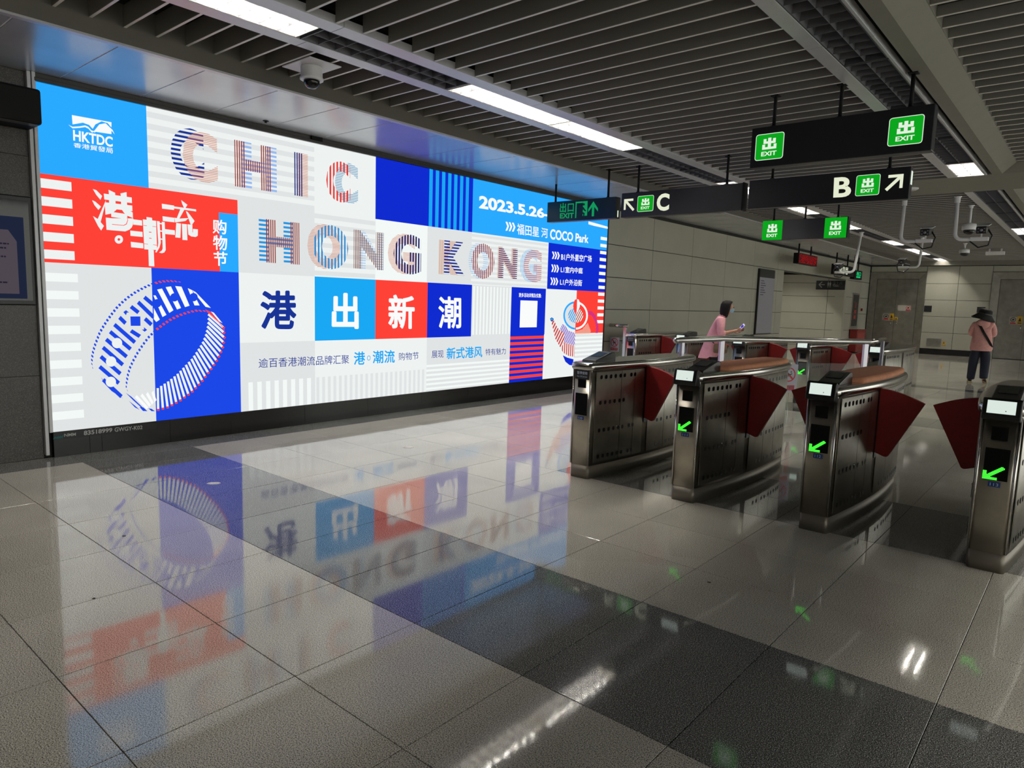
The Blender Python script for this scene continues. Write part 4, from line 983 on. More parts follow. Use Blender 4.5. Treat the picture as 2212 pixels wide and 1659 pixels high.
# emergency exit sign in front of the billboard
ye = 8.42
xe0, xe1 = sx(1182, 457, ye), sx(1330, 448, ye)
r = hang_sign('dark green emergency exit sign with running figure and up arrow, hanging before the billboard', ye, xe0, xe1, 2.69, 2.985, [sx(1315, 400, ye+.06)])
q = MB(); rx = sx(1201, 415, ye+.06); q.tube([(rx, ye+.06, 2.985), (rx, ye+.06, ZS)], .016, 8); q.build('hanger_rod', MATTE, r)
q = MB(); q.poly([(xe0+.004, ye-.001, 2.694), (xe1-.004, ye-.001, 2.694), (xe1-.004, ye-.001, 2.981), (xe0+.004, ye-.001, 2.981)]); q.build('sign_face', mat('emergency_face', (14, 32, 30), .3), r)
q = MB()
put_text(q, '出口', [(sx(1210, 440, ye), ye-.003, sz(1210, 439, ye)), (sx(1240, 440, ye), ye-.003, sz(1240, 437, ye)), (sx(1240, 440, ye), ye-.003, sz(1240, 458, ye)), (sx(1210, 440, ye), ye-.003, sz(1210, 459, ye))], 0, .025)
put_text(q, 'EXIT', [(sx(1210, 460, ye), ye-.003, sz(1210, 461, ye)), (sx(1240, 460, ye), ye-.003, sz(1240, 459.5, ye)), (sx(1240, 460, ye), ye-.003, sz(1240, 471, ye)), (sx(1210, 460, ye), ye-.003, sz(1210, 472, ye))], 0, .03)
mx0, mx1, mz0, mz1 = sx(1243, 455, ye), sx(1269, 453, ye), sz(1243, 471, ye), sz(1269, 434, ye)
def mm(loop, mi=0): q.poly([(mx0+(mx1-mx0)*u, ye-.003-.001*mi, mz0+(mz1-mz0)*v) for u, v in loop], mi)
mm([(0, 0), (.1, 0), (.1, .9), (.6, .9), (.6, 1), (0, 1)]); mm([(.62, .1), (1, .1), (1, 1), (.62, 1)])
mm([(.6, .68), (.7, .62), (.8, .5), (.9, .42), (.86, .36), (.74, .42), (.66, .5), (.6, .36), (.8, .26), (.76, .05), (.66, .05), (.68, .2), (.5, .27), (.4, .12), (.2, .08), (.18, .16), (.36, .2), (.46, .4), (.5, .58), (.38, .6), (.3, .48), (.22, .5), (.34, .68)], 1)
mm([(.6, .76), (.72, .72), (.8, .8), (.72, .88), (.62, .86)], 1)
ax0, ax1, az0, az1 = sx(1271, 452, ye), sx(1292, 450, ye), sz(1271, 468, ye), sz(1292, 434, ye)
def aa(loop): q.poly([(ax0+(ax1-ax0)*u, ye-.003, az0+(az1-az0)*v) for u, v in loop], 0)
aa([(.38, 0), (.62, 0), (.62, .8), (.38, .8)]); aa([(0, .5), (0, .3), (.5, .72), (1, .3), (1, .5), (.5, 1)])
q.build('emergency_symbols', [EMG, mat('emergency_dark', (10, 40, 34), .4)], r)
q = MB(); q.box(xe1+.001, xe1+.004, ye+.05, ye+.07, 2.71, 2.80); q.build('side_light', WHT, r)
# far green and black sign
yg = 12.2
xg0, xg1 = sx(1647, 497, yg), sx(1832, 490, yg)
zg0, zg1 = sz(1740, 516.5, yg), sz(1740, 472.5, yg)
r = hang_sign('smaller far hanging sign with two square green exit panels and black middle', yg, xg0, xg1, zg0, zg1, [sx(1673, 460, yg+.06), sx(1741, 455, yg+.06), sx(1812, 450, yg+.06)])
exit_icon(r, xg0, sx(1690, 495, yg), zg0+.004, zg1-.004, yg, False); exit_icon(r, sx(1781, 492, yg), xg1-.02, zg0+.004, zg1-.004, yg, False)

# red LED text panel and direction sign near the corridor
def side_sign(nm, label, x, y0, y1, z0, z1, rods, th=.14, cat='sign', top=ZS):
    r = empty(nm, (x, (y0+y1)/2, z0)); tag(r, label, cat)
    q = MB(); q.box(x-th, x, y0, y1, z0, z1); q.build('sign_box', MATTE, r, bevel=.006)
    for ry in rods:
        q = MB(); q.tube([(x-th/2, ry, z1), (x-th/2, ry, top)], .022, 8); q.build('hanger_rod', MATTE, r)
    return r
xs = -6.35
p0, p1 = on_x(1724.5, 568, xs), on_x(1764.5, 575, xs)
r = side_sign('led_sign', 'small hanging display with red running text above the corridor opening', xs, p0.y, p1.y, 2.72, 3.0, [on_x(1731, 550, xs).y, on_x(1757, 552, xs).y])
LEDR = glow('led_red', (190, 26, 34), .75); q = MB(); random.seed(3)
W_ = p1.y-p0.y
for i in range(46):
    for j in range(12):
        if random.random() < .62:
            a = p0.y+.04+(W_-.08)*i/46; z = 2.74+.24*j/12; q.poly([(xs+.003, a, z), (xs+.003, a+W_/46*.75, z), (xs+.003, a+W_/46*.75, z+.014), (xs+.003, a, z+.014)])
tag(q.build('red_diodes', LEDR, r), kind='stuff')
xs2 = -6.3
p0, p1 = on_x(1806, 582, xs2), on_x(1845, 588, xs2); p2, p3 = on_x(1846, 588, xs2), on_x(1862, 590, xs2)
zq0, zq1 = on_x(1830, 596, xs2).z, on_x(1830, 574, xs2).z
r = side_sign('direction_sign', 'distant black hanging sign with cream toilet arrow lettering', xs2, p0.y, p1.y, zq0, zq1, [on_x(1812, 570, xs2).y, on_x(1836, 572, xs2).y], cat='sign')
q = MB(); a, b = on_x(1814, 585, xs2).y, on_x(1831, 588, xs2).y
put_text(q, '卫生间', [(xs2+.003, a, zq1-.05), (xs2+.003, b, zq1-.05), (xs2+.003, b, zq1-.17), (xs2+.003, a, zq1-.17)], 0, .02)
put_text(q, 'Toilets', [(xs2+.003, a, zq0+.13), (xs2+.003, b, zq0+.13), (xs2+.003, b, zq0+.04), (xs2+.003, a, zq0+.04)], 0, .03); q.build('sign_lettering', CRM, r)
r = side_sign('emergency_sign', 'distant small lit green emergency exit sign next to the toilet direction sign', xs2+.01, p2.y, p3.y, zq0-.06, zq1-.08, [on_x(1846, 577, xs2).y+.2, on_x(1860, 577, xs2).y-.1], cat='sign')
q = MB(); a, b = on_x(1850, 588, xs2).y, on_x(1859, 590, xs2).y; put_text(q, '出口', [(xs2+.013, a, zq1-.12), (xs2+.013, b, zq1-.12), (xs2+.013, b, zq1-.25), (xs2+.013, a, zq1-.25)], 0, .03)
put_text(q, 'EXIT', [(xs2+.013, a, zq1-.27), (xs2+.013, b, zq1-.27), (xs2+.013, b, zq0-.01), (xs2+.013, a, zq0-.01)], 0, .05); q.build('sign_lettering', glow('emergency_bright', (30, 220, 130), 1.), r)
# toilet sign on the corridor wall
x0, x1 = sx(1763.5, 615, 25.97), sx(1826, 616, 25.97)
r = empty('toilet_sign', ((x0+x1)/2, 25.97, 2.2)); tag(r, 'black wall sign with left arrow and toilet figures at the corridor corner', 'sign')
q = MB(); q.box(x0, x1, 25.95, 25.99, 2.215, 2.53); q.build('sign_plate', SIGNB, r)
q = MB(); w = x1-x0; cz = 2.39; y = 25.946; LG = mat('sign_ink_light', (150, 150, 142), .5)
q.poly([(x0+w*.1, y, cz-.012), (x0+w*.3, y, cz-.012), (x0+w*.3, y, cz+.012), (x0+w*.1, y, cz+.012)]); q.poly([(x0+w*.08, y, cz), (x0+w*.19, y, cz+.11), (x0+w*.22, y, cz+.095), (x0+w*.12, y, cz)]); q.poly([(x0+w*.08, y, cz), (x0+w*.12, y, cz), (x0+w*.22, y, cz-.095), (x0+w*.19, y, cz-.11)])
for u in (.42, .49):
    q.poly([(x0+w*(u-.02), y, cz-.03), (x0+w*(u+.02), y, cz-.03), (x0+w*(u+.025), y, cz+.07), (x0+w*(u-.025), y, cz+.07)]); q.poly([(x0+w*(u-.008), y, cz-.10), (x0+w*(u+.008), y, cz-.10), (x0+w*(u+.01), y, cz-.03), (x0+w*(u-.01), y, cz-.03)]); q.poly([(x0+w*(u-.012), y, cz+.08), (x0+w*(u+.012), y, cz+.08), (x0+w*(u+.012), y, cz+.11), (x0+w*(u-.012), y, cz+.11)])
put_text(q, '卫生间', rect_q((x0+w*.58, y, cz), (w*.32, 0, 0), (0, 0, .12)), 0, .01); put_text(q, 'Toilets', rect_q((x0+w*.58, y, cz-.06), (w*.2, 0, 0), (0, 0, .045)), 0, .01)
q.build('sign_lettering', LG, r)

# ------------------------------------------------------------------ cameras
CAMW = mat('camera_white', (222, 222, 222), .4)
DOME = mat('dome_dark', (8, 8, 10), .05)
def bullet_cam(label, y, top, knee, end, side=1, group=None, r_=.028, ph=1.):
    """pendant arm camera: ceiling point, knee and arm end given in x,z at depth y"""
    root = empty('bracket_camera', (top[0], y, ZC)); tag(root, label, 'camera', group)
    pts = [(top[0], y, ZC)]; kx, kz = knee; R = .10
    pts.append((kx, y, kz+R))
    for k in range(1, 6): t = PI/2*k/5; pts.append((kx+side*(R-R*math.cos(t)), y, kz+R-R*math.sin(t)))
    pts.append((end[0], y, kz))
    q = MB(); q.tube(pts, r_, 10); q.lathe((top[0], y, ZC-.10), [(r_*1.4, 0), (r_*1.4, .08), (r_*2, .09), (r_*2, .10)], 12)
    q.build('bracket_pipe', CAMW, root)
    q = MB(); e = end[0]; q.obox((e-side*.07, y, kz+.0), (1, 0, 0), (0, 1, 0), (0, 0, 1), .12, .045, .028); q.build('mount_block', CAMW, root, bevel=.005)
    q = MB(); q.obox((e-side*.05, y, kz+.05), (1, 0, 0), (0, 1, 0), (0, 0, 1), .01, .012, .04); q.build('bracket', CAMW, root)
    q = MB(); cc = Vector((e-side*.04, y-.03, kz+.15)); q.obox(cc, (1, 0, 0), (0, .97, .2), (0, -.2, .97), .075, .13, .058); q.build('camera_body', BLACK, root, bevel=.02)
    q = MB(); q.obox(cc+Vector((side*.01, .03, .066)), (1, 0, 0), (0, .97, .2), (0, -.2, .97), .085, .15, .006); q.build('sun_hood', CAMW, root, bevel=.003)
    q = MB()
    for dx in (-.04, .04):
        for dz in (-.025, .025): q.lathe(cc+Vector((dx, -.128, dz-.028)), [(.0, .0), (.011, .001), (.011, .006)], 8, (0, -1, 0))
    q.lathe(cc+Vector((0, -.125, -.028)), [(.0, 0), (.022, .002), (.022, .012), (0, .014)], 12, (0, -1, 0))
    q.build('lamp_eyes', mat('ir_led', (120, 120, 128), .15), root)
    q = MB(); q.tube([(e+side*.03, y, kz+.15), (e+side*.09, y, kz+.05), (e+side*.05, y, kz-.10), (e-side*.08, y, kz-.13), (e-side*.2, y, kz-.03)], .012, 7); q.build('cable', BLACK, root)
    return root
def xz(px, py, y): p = on_y(px, py, y); return (p.x, p.z)
y = 13.2; bullet_cam('white bracket camera on a bent pipe, left of the two hanging under the crossbeam', y, xz(1954, 440, y), xz(1945, 522, y), xz(2006, 522, y))
y = 13.25; bullet_cam('white bracket camera on a bent pipe, right one beside the pendant dome', y, xz(2069, 430, y), xz(2062, 518, y), xz(2127, 520, y))
y = 18.2; bullet_cam('distant bracket camera facing left in front of the toilet direction sign', y, xz(1859, 525, y), xz(1845, 588, y), xz(1808, 589, y), side=-1, r_=.03)
y = 20.0; bullet_cam('distant bracket camera facing left before the end wall', y, xz(1991, 540, y), xz(1985, 577, y), xz(1945, 577, y), side=-1, r_=.03)
def dome_cam(label, x, y, z, pipe, R=.085, top=ZC, canopy=True):
    root = empty('dome_camera', (x, y, z)); tag(root, label, 'camera')
    if pipe: q = MB(); q.tube([(x, y, z+.12), (x, y, top)], .02, 10); q.lathe((x, y, top-.05), [(.03, 0), (.03, .03), (.05, .04), (.05, .05)], 12); q.build('pendant_pipe', CAMW, root)
    q = MB(); q.lathe((x, y, z), [(R*.98, 0), (R, .01), (R*1.02, .06), (R*.95, .10), (R*.3, .12), (.0, .12)], 20); q.build('camera_housing', CAMW, root)
    q = MB(); q.lathe((x, y, z+.002), [(R*.78, 0), (R*.76, -.03), (R*.6, -.06), (R*.35, -.078), (.001, -.084)], 20); q.build('dome', DOME, root)
    return root
y = 14.4; p = on_y(2093, 497, y); dome_cam('white pendant dome camera beside the right bracket camera', p.x, y, p.z, True, .11)
y = 22.0; p = on_y(2083, 547, y); dome_cam('small distant pendant dome camera below the bracket cameras', p.x, y, p.z, True, .12)
# large dome camera on its plate in the slat bay above the billboard
c = on_z(667, 136, 3.36)
px_, py_ = -5.18, 3.42
root = empty('dome_camera', (px_, py_, 3.2)); tag(root, 'white dome camera on a square plate between ceiling slats above the billboard', 'camera')
q = MB(); q.box(px_-.20, px_+.20, py_-.15, py_+.15, 3.362, 3.370); q.build('mounting_plate', WHITEP, root)
q = MB(); q.lathe((px_, py_, 3.255), [(.086, 0), (.095, .005), (.096, .02), (.088, .03), (.088, .10), (.084, .108)], 28); q.build('camera_housing', WHITEP, root)
q = MB(); q.lathe((px_, py_, 3.258), [(.066, 0), (.064, -.02), (.054, -.045), (.034, -.062), (.001, -.069)], 24); q.build('dome', DOME, root)
# ceiling details
p = on_z(1962, 407, ZC); q = MB(); q.lathe((p.x, p.y, ZC), [(.14, 0), (.14, -.012), (.11, -.03), (.05, -.036), (.05, -.028), (.0, -.028)], 24); tag(q.build('smoke_detector', WHITEP, origin=(p.x, p.y, ZC)), 'round white disc detector on the crossbeam ceiling', 'detector')
y = 24.0; p = on_y(2150, 546, y); q = MB(); q.box(p.x-.22, p.x+.22, y-.1, y+.1, p.z-.06, p.z+.03); q.box(p.x-.16, p.x-.12, y-.03, y+.03, p.z+.03, ZC); q.box(p.x+.12, p.x+.16, y-.03, y+.03, p.z+.03, ZC)
tag(q.build('ceiling_projector', CAMW, origin=(p.x, y, p.z)), 'small white box hanging from the ceiling near the right edge', 'device')
p = on_z(574, 261, ZS); q = MB(); q.lathe((p.x, p.y, ZS), [(.03, 0), (.03, -.004), (.012, -.006), (.012, -.02), (0, -.022)], 14); tag(q.build('sprinkler', MATTE, origin=(p.x, p.y, ZS)), 'tiny dark sprinkler in the soffit above the billboard', 'sprinkler')

# ------------------------------------------------------------------ left edge: screen box and notice display on the stone wall
r = empty('wall_box', (XW, 1.2, 2.78)); tag(r, 'black box mounted high on the stone wall, overlapping the billboard corner', 'screen box')
zz0, zz1 = 2.78, 3.055
q = MB(); q.box(XW+.001, -6.62, .55, 1.885, zz0, zz1); q.build('housing', MATTE, r, bevel=.02)
q = MB(); q.box(-6.72, -6.63, .6, 1.86, zz0-.003, zz0); q.build('bottom_seam', BLACK, r)
r = empty('notice_display', (XW, 1.2, 1.34)); tag(r, 'framed notice display on the dark stone wall at the left edge', 'display')
q = MB(); q.box(XW+.001, XW+.05, .55, 1.855, 1.335, 2.235); q.build('display_frame', BLACK, r, bevel=.01)
q = MB(); q.box(XW+.05, XW+.0505, .6, 1.83, 1.375, 2.20); q.build('glass_front', mat('display_glass', (26, 26, 26), .06), r)
q = MB(); q.poly([(XW+.052, .6, 1.39), (XW+.052, 1.79, 1.39), (XW+.052, 1.79, 2.06), (XW+.052, .6, 2.06)], 0)
q.poly([(XW+.0526, .6, 1.43), (XW+.0526, 1.735, 1.43), (XW+.0526, 1.735, 1.86), (XW+.0526, 1.68, 1.95), (XW+.0526, .6, 1.95)], 1)
random.seed(5)
for i in range(12):
    z = 1.9-.035*i; e = 1.68-random.choice((0, 0, .02, .1, .16)); yy = 1.2
    while yy < e: w_ = .012+.02*random.random(); q.poly([(XW+.0532, yy, z), (XW+.0532, min(yy+w_, e), z), (XW+.0532, min(yy+w_, e), z+.013), (XW+.0532, yy, z+.013)], 2); yy += w_+.005
put_text(q, '公告', [(XW+.0532, 1.5, 2.03), (XW+.0532, 1.6, 2.03), (XW+.0532, 1.6, 1.98), (XW+.0532, 1.5, 1.98)], 3, .01) if False else None
q.build('notice_print', [glow('notice_navy', (34, 42, 66), .8), glow('notice_paper', (86, 78, 88), .8), glow('notice_ink', (40, 38, 52), .8)], r)

# ------------------------------------------------------------------ wall fittings
r = empty('map_board', (XW, 18.6, .82)); tag(r, 'tall pale information board with black heading on the enamel wall', 'board')
a0, a1 = on_x(1636, 660, XW+.05).y, on_x(1669, 660, XW+.05).y
q = MB(); q.box(XW, XW+.05, a0, a1, .80, 2.52); q.build('board_frame', BLACK, r)
q = MB(); q.box(XW+.05, XW+.053, a0+.03, a1, .83, 2.3); q.build('board_face', mat('board_grey', (150, 150, 160), .4), r)
q = MB(); q.box(XW+.05, XW+.054, a0+.03, a1, 2.31, 2.51); q.build('board_heading', SIGNB, r)
q = MB()
for i in range(7): q.poly([(XW+.0545, a0+.12, 2.2-.06*i), (XW+.0545, a0+.35+.2*((i*37) % 3)/3, 2.2-.06*i), (XW+.0545, a0+.35+.2*((i*37) % 3)/3, 2.22-.06*i), (XW+.0545, a0+.12, 2.22-.06*i)])
q.build('board_text', mat('board_ink', (60, 60, 66), .5), r)
p0, p1 = on_x(1842, 632, XW), on_x(1856, 634, XW)
r = empty('hose_cabinet', (XW, (p0.y+p1.y)/2, .88)); tag(r, 'narrow recessed fire cabinet with red lettering beside the corridor', 'cabinet')
q = MB(); q.box(XW, XW+.02, p0.y, p1.y, .88, 2.15); q.build('cabinet_frame', DOORST, r, bevel=.004)
q = MB(); q.box(XW+.02, XW+.023, p0.y+.06, p1.y-.06, .95, 2.08); q.build('cabinet_glass', mat('cabinet_glass', (26, 26, 24), .1), r)
q = MB(); m_ = (p0.y+p1.y)/2
for z in (1.2, 1.4): q.box(XW+.023, XW+.0245, m_-.14, m_+.16, z, z+.14)
q.box(XW+.023, XW+.0245, m_-.05, m_+.08, 1.6, 1.8); q.build('cabinet_labels', mat('label_red', (150, 40, 34), .5), r)
p0, p1 = on_x(1847, 711, XW+.2), on_x(1865, 711, XW+.2)
r = empty('hydrant_box', (XW+.15, (p0.y+p1.y)/2, 0)); tag(r, 'dark red fire equipment box standing against the wall beyond the gates', 'box')
q = MB(); q.box(XW+.03, XW+.28, p0.y, p1.y, .03, .80); q.build('box_body', mat('box_red', (110, 18, 14), .4), r, bevel=.01)
q = MB(); q.box(XW+.01, XW+.30, p0.y-.02, p1.y+.02, .80, .83); q.build('box_lid', _M['box_red'], r)
q = MB(); q.box(XW+.28, XW+.285, p0.y+.1, p1.y-.1, .2, .7); q.build('box_door', mat('box_red2', (128, 24, 18), .35), r)
p = on_x(1862, 666, XW); q = MB(); q.lathe((XW, p.y-.12, 1.55), [(.05, 0), (.05, .05), (.03, .06)], 14, (1, 0, 0)); tag(q.build('alarm_button', mat('box_red2'), origin=(XW, p.y, 1.55)), 'small dark alarm bell right of the fire cabinet', 'alarm')
def plate(nm, label, cat, px0, px1, py0, py1, m, y=YE, th=.02):
    a, b = on_y(px0, py0, y), on_y(px1, py1, y)
    q = MB(); q.box(a.x, b.x, y-th, y, b.z, a.z); o = q.build(nm, m, origin=((a.x+b.x)/2, y, b.z), bevel=.003); return tag(o, label, cat)
plate('access_panel', 'left black square panel on the end wall between the steel doors', 'panel', 1997, 2012, 660, 674, SIGNB)
plate('access_panel', 'right black panel on the end wall just above the black hat', 'panel', 2111, 2127.5, 663, 676, SIGNB)
plate('floor_socket', 'grey metal hatch low on the end wall', 'hatch', 2002, 2032, 730, 749, DOORST)
a = on_y(2034, 744, YE-.004); q = MB()
q.prism([(a.x, YE-.004, a.z+.02), (a.x+.13, YE-.004, a.z+.02), (a.x+.065, YE-.004, a.z+.15)], (0, .003, 0), 0); q.prism([(a.x+.045, YE-.006, a.z+.04), (a.x+.085, YE-.006, a.z+.04), (a.x+.065, YE-.006, a.z+.10)], (0, .001, 0), 1); q.box(a.x, a.x+.13, YE-.004, YE-.001, a.z-.05, a.z-.01)
tag(q.build('warning_sticker', [mat('sticker_yellow', (190, 150, 30), .5), BLACK], origin=tuple(a)), 'yellow triangle warning sticker next to the low metal hatch', 'sticker')
def door_sticker(px0, px1, py0, py1, kind, label):
    a, b = on_y(px0, py0, YE-.001), on_y(px1, py1, YE-.001); q = MB(); w, h = b.x-a.x, a.z-b.z
    M3 = [mat('sticker_paper', (170, 165, 155), .5), mat('sign_red'), mat('sign_ink'), mat('sticker_yellow')]
    q.box(a.x, b.x, YE-.003, YE, b.z, a.z, 3 if kind == 'y' else 0)
    if kind == 'y': q.poly([(a.x+w*.2, YE-.0035, b.z+h*.35), (b.x-w*.2, YE-.0035, b.z+h*.35), ((a.x+b.x)/2, YE-.0035, a.z-h*.15)], 2); q.poly([(a.x+w*.15, YE-.0035, b.z+h*.1), (b.x-w*.15, YE-.0035, b.z+h*.1), (b.x-w*.15, YE-.0035, b.z+h*.22), (a.x+w*.15, YE-.0035, b.z+h*.22)], 2)
    else:
        cx = b.x-h*.42 if kind == 'w' else (a.x+b.x)/2; R = (h if kind == 'w' else w)*.36; cz = a.z-R*1.25
        for i in range(20): t0, t1 = 2*PI*i/20, 2*PI*(i+1)/20; q.poly([(cx+R*math.cos(t0), YE-.0035, cz+R*math.sin(t0)), (cx+R*math.cos(t1), YE-.0035, cz+R*math.sin(t1)), (cx+R*.78*math.cos(t1), YE-.0035, cz+R*.78*math.sin(t1)), (cx+R*.78*math.cos(t0), YE-.0035, cz+R*.78*math.sin(t0))], 2 if kind == 'n' else 1)
        q.poly([(cx-R*.5, YE-.0036, cz-R*.3), (cx+R*.2, YE-.0036, cz-R*.4), (cx+R*.5, YE-.0036, cz+R*.3), (cx-R*.2, YE-.0036, cz+R*.4)], 2)
        q.poly([(cx-R, YE-.0035, b.z+h*.06), (cx+R, YE-.0035, b.z+h*.06), (cx+R, YE-.0035, b.z+h*.24), (cx-R, YE-.0035, b.z+h*.24)], 1)
    tag(q.build('door_sticker', M3, origin=tuple(a)), label, 'sticker')
door_sticker(1940, 1967, 659, 672, 'w', 'wide white prohibition sticker on the left steel door')
door_sticker(1907, 1921, 677, 692, 'n', 'small round prohibition sticker low on the left steel door')
door_sticker(1922, 1930, 677, 692, 'y', 'first yellow sticker beside the left door prohibition sign'); door_sticker(1932, 1939, 685, 692, 'y', 'tiny yellow sticker at the seam of the left steel door')
door_sticker(2181, 2196, 684, 701, 'n', 'round prohibition sticker on the right steel door'); door_sticker(2198, 2208, 683, 701, 'y', 'yellow sticker on the right steel door')

# ------------------------------------------------------------------ people
def skin_mesh(name, joints, edges, m, parent, frame, org, sub=1, smooth=True):
    """joints: {key: ((right, forward, up), (rx, ry))}; grows one continuous tapered surface along the edges"""
    keys = list(joints); idx = {k: i for i, k in enumerate(keys)}
    me = bpy.data.meshes.new(name); me.from_pydata([joints[k][0] for k in keys], [(idx[a], idx[b]) for a, b in edges], [])
    ob = bpy.data.objects.new(name, me); C.objects.link(ob)
    md = ob.modifiers.new('skin', 'SKIN'); md.use_smooth_shade = True; md.branch_smoothing = .4
    for i, k in enumerate(keys):
        r = joints[k][1]; v = me.skin_vertices[0].data[i]; v.radius = r if isinstance(r, tuple) else (r, r); v.use_root = (i == 0)
    ss = ob.modifiers.new('sub', 'SUBSURF'); ss.levels = sub; ss.render_levels = sub
    dg = bpy.context.evaluated_depsgraph_get(); m2 = bpy.data.meshes.new_from_object(ob.evaluated_get(dg))
    bpy.data.objects.remove(ob); bpy.data.meshes.remove(me); m2.name = name
    m2.transform(frame); m2.materials.clear(); m2.materials.append(m)
    for p in m2.polygons: p.use_smooth = True; p.material_index = 0
    o = bpy.data.objects.new(name, m2); C.objects.link(o); o.parent = parent; o['_org'] = tuple(org); return o
def person(root_loc, facing, label):
    F = Vector((facing[0], facing[1], 0)).normalized(); Rr = Vector((F.y, -F.x, 0))
    fr = Matrix(((Rr.x, F.x, 0, 0), (Rr.y, F.y, 0, 0), (0, 0, 1, 0), (0, 0, 0, 1)))
    r = empty('person', root_loc); tag(r, label, 'person'); return r, fr
def chain(*ks): return list(zip(ks, ks[1:]))
def hand_joints(J, E, pre, wrist, palm_dir, side_dir, curl_dir, s=1.):
    """palm with four unequal curled fingers and a thumb leaving the side of the palm"""
    w = Vector(wrist); p = Vector(palm_dir).normalized(); n = Vector(side_dir).normalized(); c = Vector(curl_dir).normalized()
    J[pre+'palm'] = (tuple(w+p*.045*s), (.034*s, .016*s)); E.append((pre+'wrist', pre+'palm'))
    for i, (off, ln) in enumerate(((-.027, .062), (-.009, .074), (.009, .07), (.026, .055))):
        a = w+p*.085*s+n*off*s; J[pre+'k%d' % i] = (tuple(a), .0098*s); J[pre+'m%d' % i] = (tuple(a+p*ln*.5*s+c*.012*s), .0086*s); J[pre+'t%d' % i] = (tuple(a+p*ln*.75*s+c*.04*s), .0072*s)
        E += [(pre+'palm', pre+'k%d' % i), (pre+'k%d' % i, pre+'m%d' % i), (pre+'m%d' % i, pre+'t%d' % i)]
    a = w+p*.03*s-n*.034*s; J[pre+'th0'] = (tuple(a), .011*s); J[pre+'th1'] = (tuple(a+p*.03*s-n*.016*s+c*.012*s), .0095*s); J[pre+'th2'] = (tuple(a+p*.052*s-n*.014*s+c*.03*s), .0078*s)
    E += [(pre+'palm', pre+'th0'), (pre+'th0', pre+'th1'), (pre+'th1', pre+'th2')]
SKIN = mat('skin', (196, 142, 118), .55); HAIR = mat('hair_dark', (20, 15, 13), .7, spec=.3)
PINK = mat('shirt_pink', (244, 172, 180), .8, noise=.05, nscale=30, bump=.25); TROU = mat('trousers_black', (20, 20, 23), .8)
def body(r, fr, org, P_, arms, legs, shoulder, hipw):
    J = {'pelvis': (P_['pelvis'], (.13, .10)), 'waist': (P_['waist'], (.11, .085)), 'chest': (P_['chest'], (.135, .10)), 'neckb': (P_['neckb'], (.07, .06)), 'neck': (P_['neck'], .05),
         'jaw': (P_['jaw'], (.058, .068)), 'skull': (P_['skull'], (.078, .092)), 'crown': (P_['crown'], (.05, .06))}
    E = chain('pelvis', 'waist', 'chest', 'neckb', 'neck', 'jaw', 'skull', 'crown')
    for s, nm in ((-1, 'l'), (1, 'r')):
        sh, el, wr, pd, sd, cd = arms[nm]
        J[nm+'sh'] = (sh, .052); J[nm+'el'] = (el, .037); J[nm+'wrist'] = (wr, .025); E += chain('chest', nm+'sh', nm+'el', nm+'wrist')
        hand_joints(J, E, nm, wr, pd, sd, cd, .92)
        hp, kn, an, to = legs[nm]
        J[nm+'hp'] = (hp, .082); J[nm+'kn'] = (kn, .052); J[nm+'an'] = (an, .036); J[nm+'to'] = (to, .03); E += chain('pelvis', nm+'hp', nm+'kn', nm+'an', nm+'to')
    return skin_mesh('body', J, E, SKIN, r, fr, org, 2)
def TP(fr, org, p): return Vector(fr @ Vector(p))+Vector(org)

# --- woman in the pink shirt between the far gates
yw = 10.65; base = on_y(1553, 760, yw); wx = base.x
org = (wx, yw, 0); r, fr = person(org, (.92, .40), 'woman in pink shirt and mask, standing between the gates looking at her phone')
def shift(d, off): return {k: ((v[0][0]+off[0], v[0][1]+off[1], v[0][2]+off[2]), v[1]) for k, v in d.items()}
PW = dict(pelvis=(0, -.09, .86), waist=(0, -.06, 1.0), chest=(0, -.02, 1.20), neckb=(0, .02, 1.345), neck=(0, .06, 1.39), jaw=(0, .105, 1.425), skull=(0, .10, 1.50), crown=(0, .09, 1.555))
armsW = dict(r=((.165, .01, 1.31), (.235, .0, 1.065), (.11, .20, 1.12), (-.35, .9, .25), (.2, 0, 1), (-1, .2, .2)), l=((-.165, .01, 1.31), (-.22, .03, 1.06), (-.05, .24, 1.13), (.3, .9, .2), (-.2, 0, 1), (1, .2, .2)))
legsW = dict(r=((.085, -.09, .82), (.09, -.02, .45), (.09, -.06, .08), (.10, .08, .03)), l=((-.085, -.08, .82), (-.09, .06, .46), (-.09, .16, .08), (-.10, .30, .03)))
body(r, fr, org, PW, armsW, legsW, .17, .09)
J = {'a': ((0, -.13, .70), (.215, .175)), 'b': ((0, -.10, .90), (.20, .165)), 'c': ((0, -.06, 1.08), (.185, .145)), 'd': ((0, -.02, 1.23), (.175, .12)), 'e': ((0, .015, 1.335), (.085, .07)), 'f': ((0, .04, 1.375), (.066, .062))}
E_ = chain('a', 'b', 'c', 'd', 'e', 'f')
for s, n_ in ((1, 'r'), (-1, 'l')):
    J[n_+'1'] = ((s*.16, .005, 1.30), .075); J[n_+'2'] = ((s*.205, .0, 1.18), .072); J[n_+'3'] = ((s*.235, .005, 1.075), .066); J[n_+'4'] = ((s*.215, .05, 1.072), .060); E_ += chain('d', n_+'1', n_+'2', n_+'3', n_+'4')
skin_mesh('shirt', J, E_, PINK, r, fr, org, 2)
def hem(name, m, cen, rows, wave=.05):
    q = MB(); rings = []
    for (x, f, z, a, b) in rows:
        rings.append([TP(fr, org, (x+a*math.cos(2*PI*k/28)*(1+wave*math.sin(5*2*PI*k/28+z*9)), f+b*math.sin(2*PI*k/28)*(1+wave*math.cos(4*2*PI*k/28+z*7)), z-(.03 if (k > 14 and z < .75) else 0))) for k in range(28)])
    q.loft(rings, cap=(False, False)); return q.build(name, m, r, origin=org)
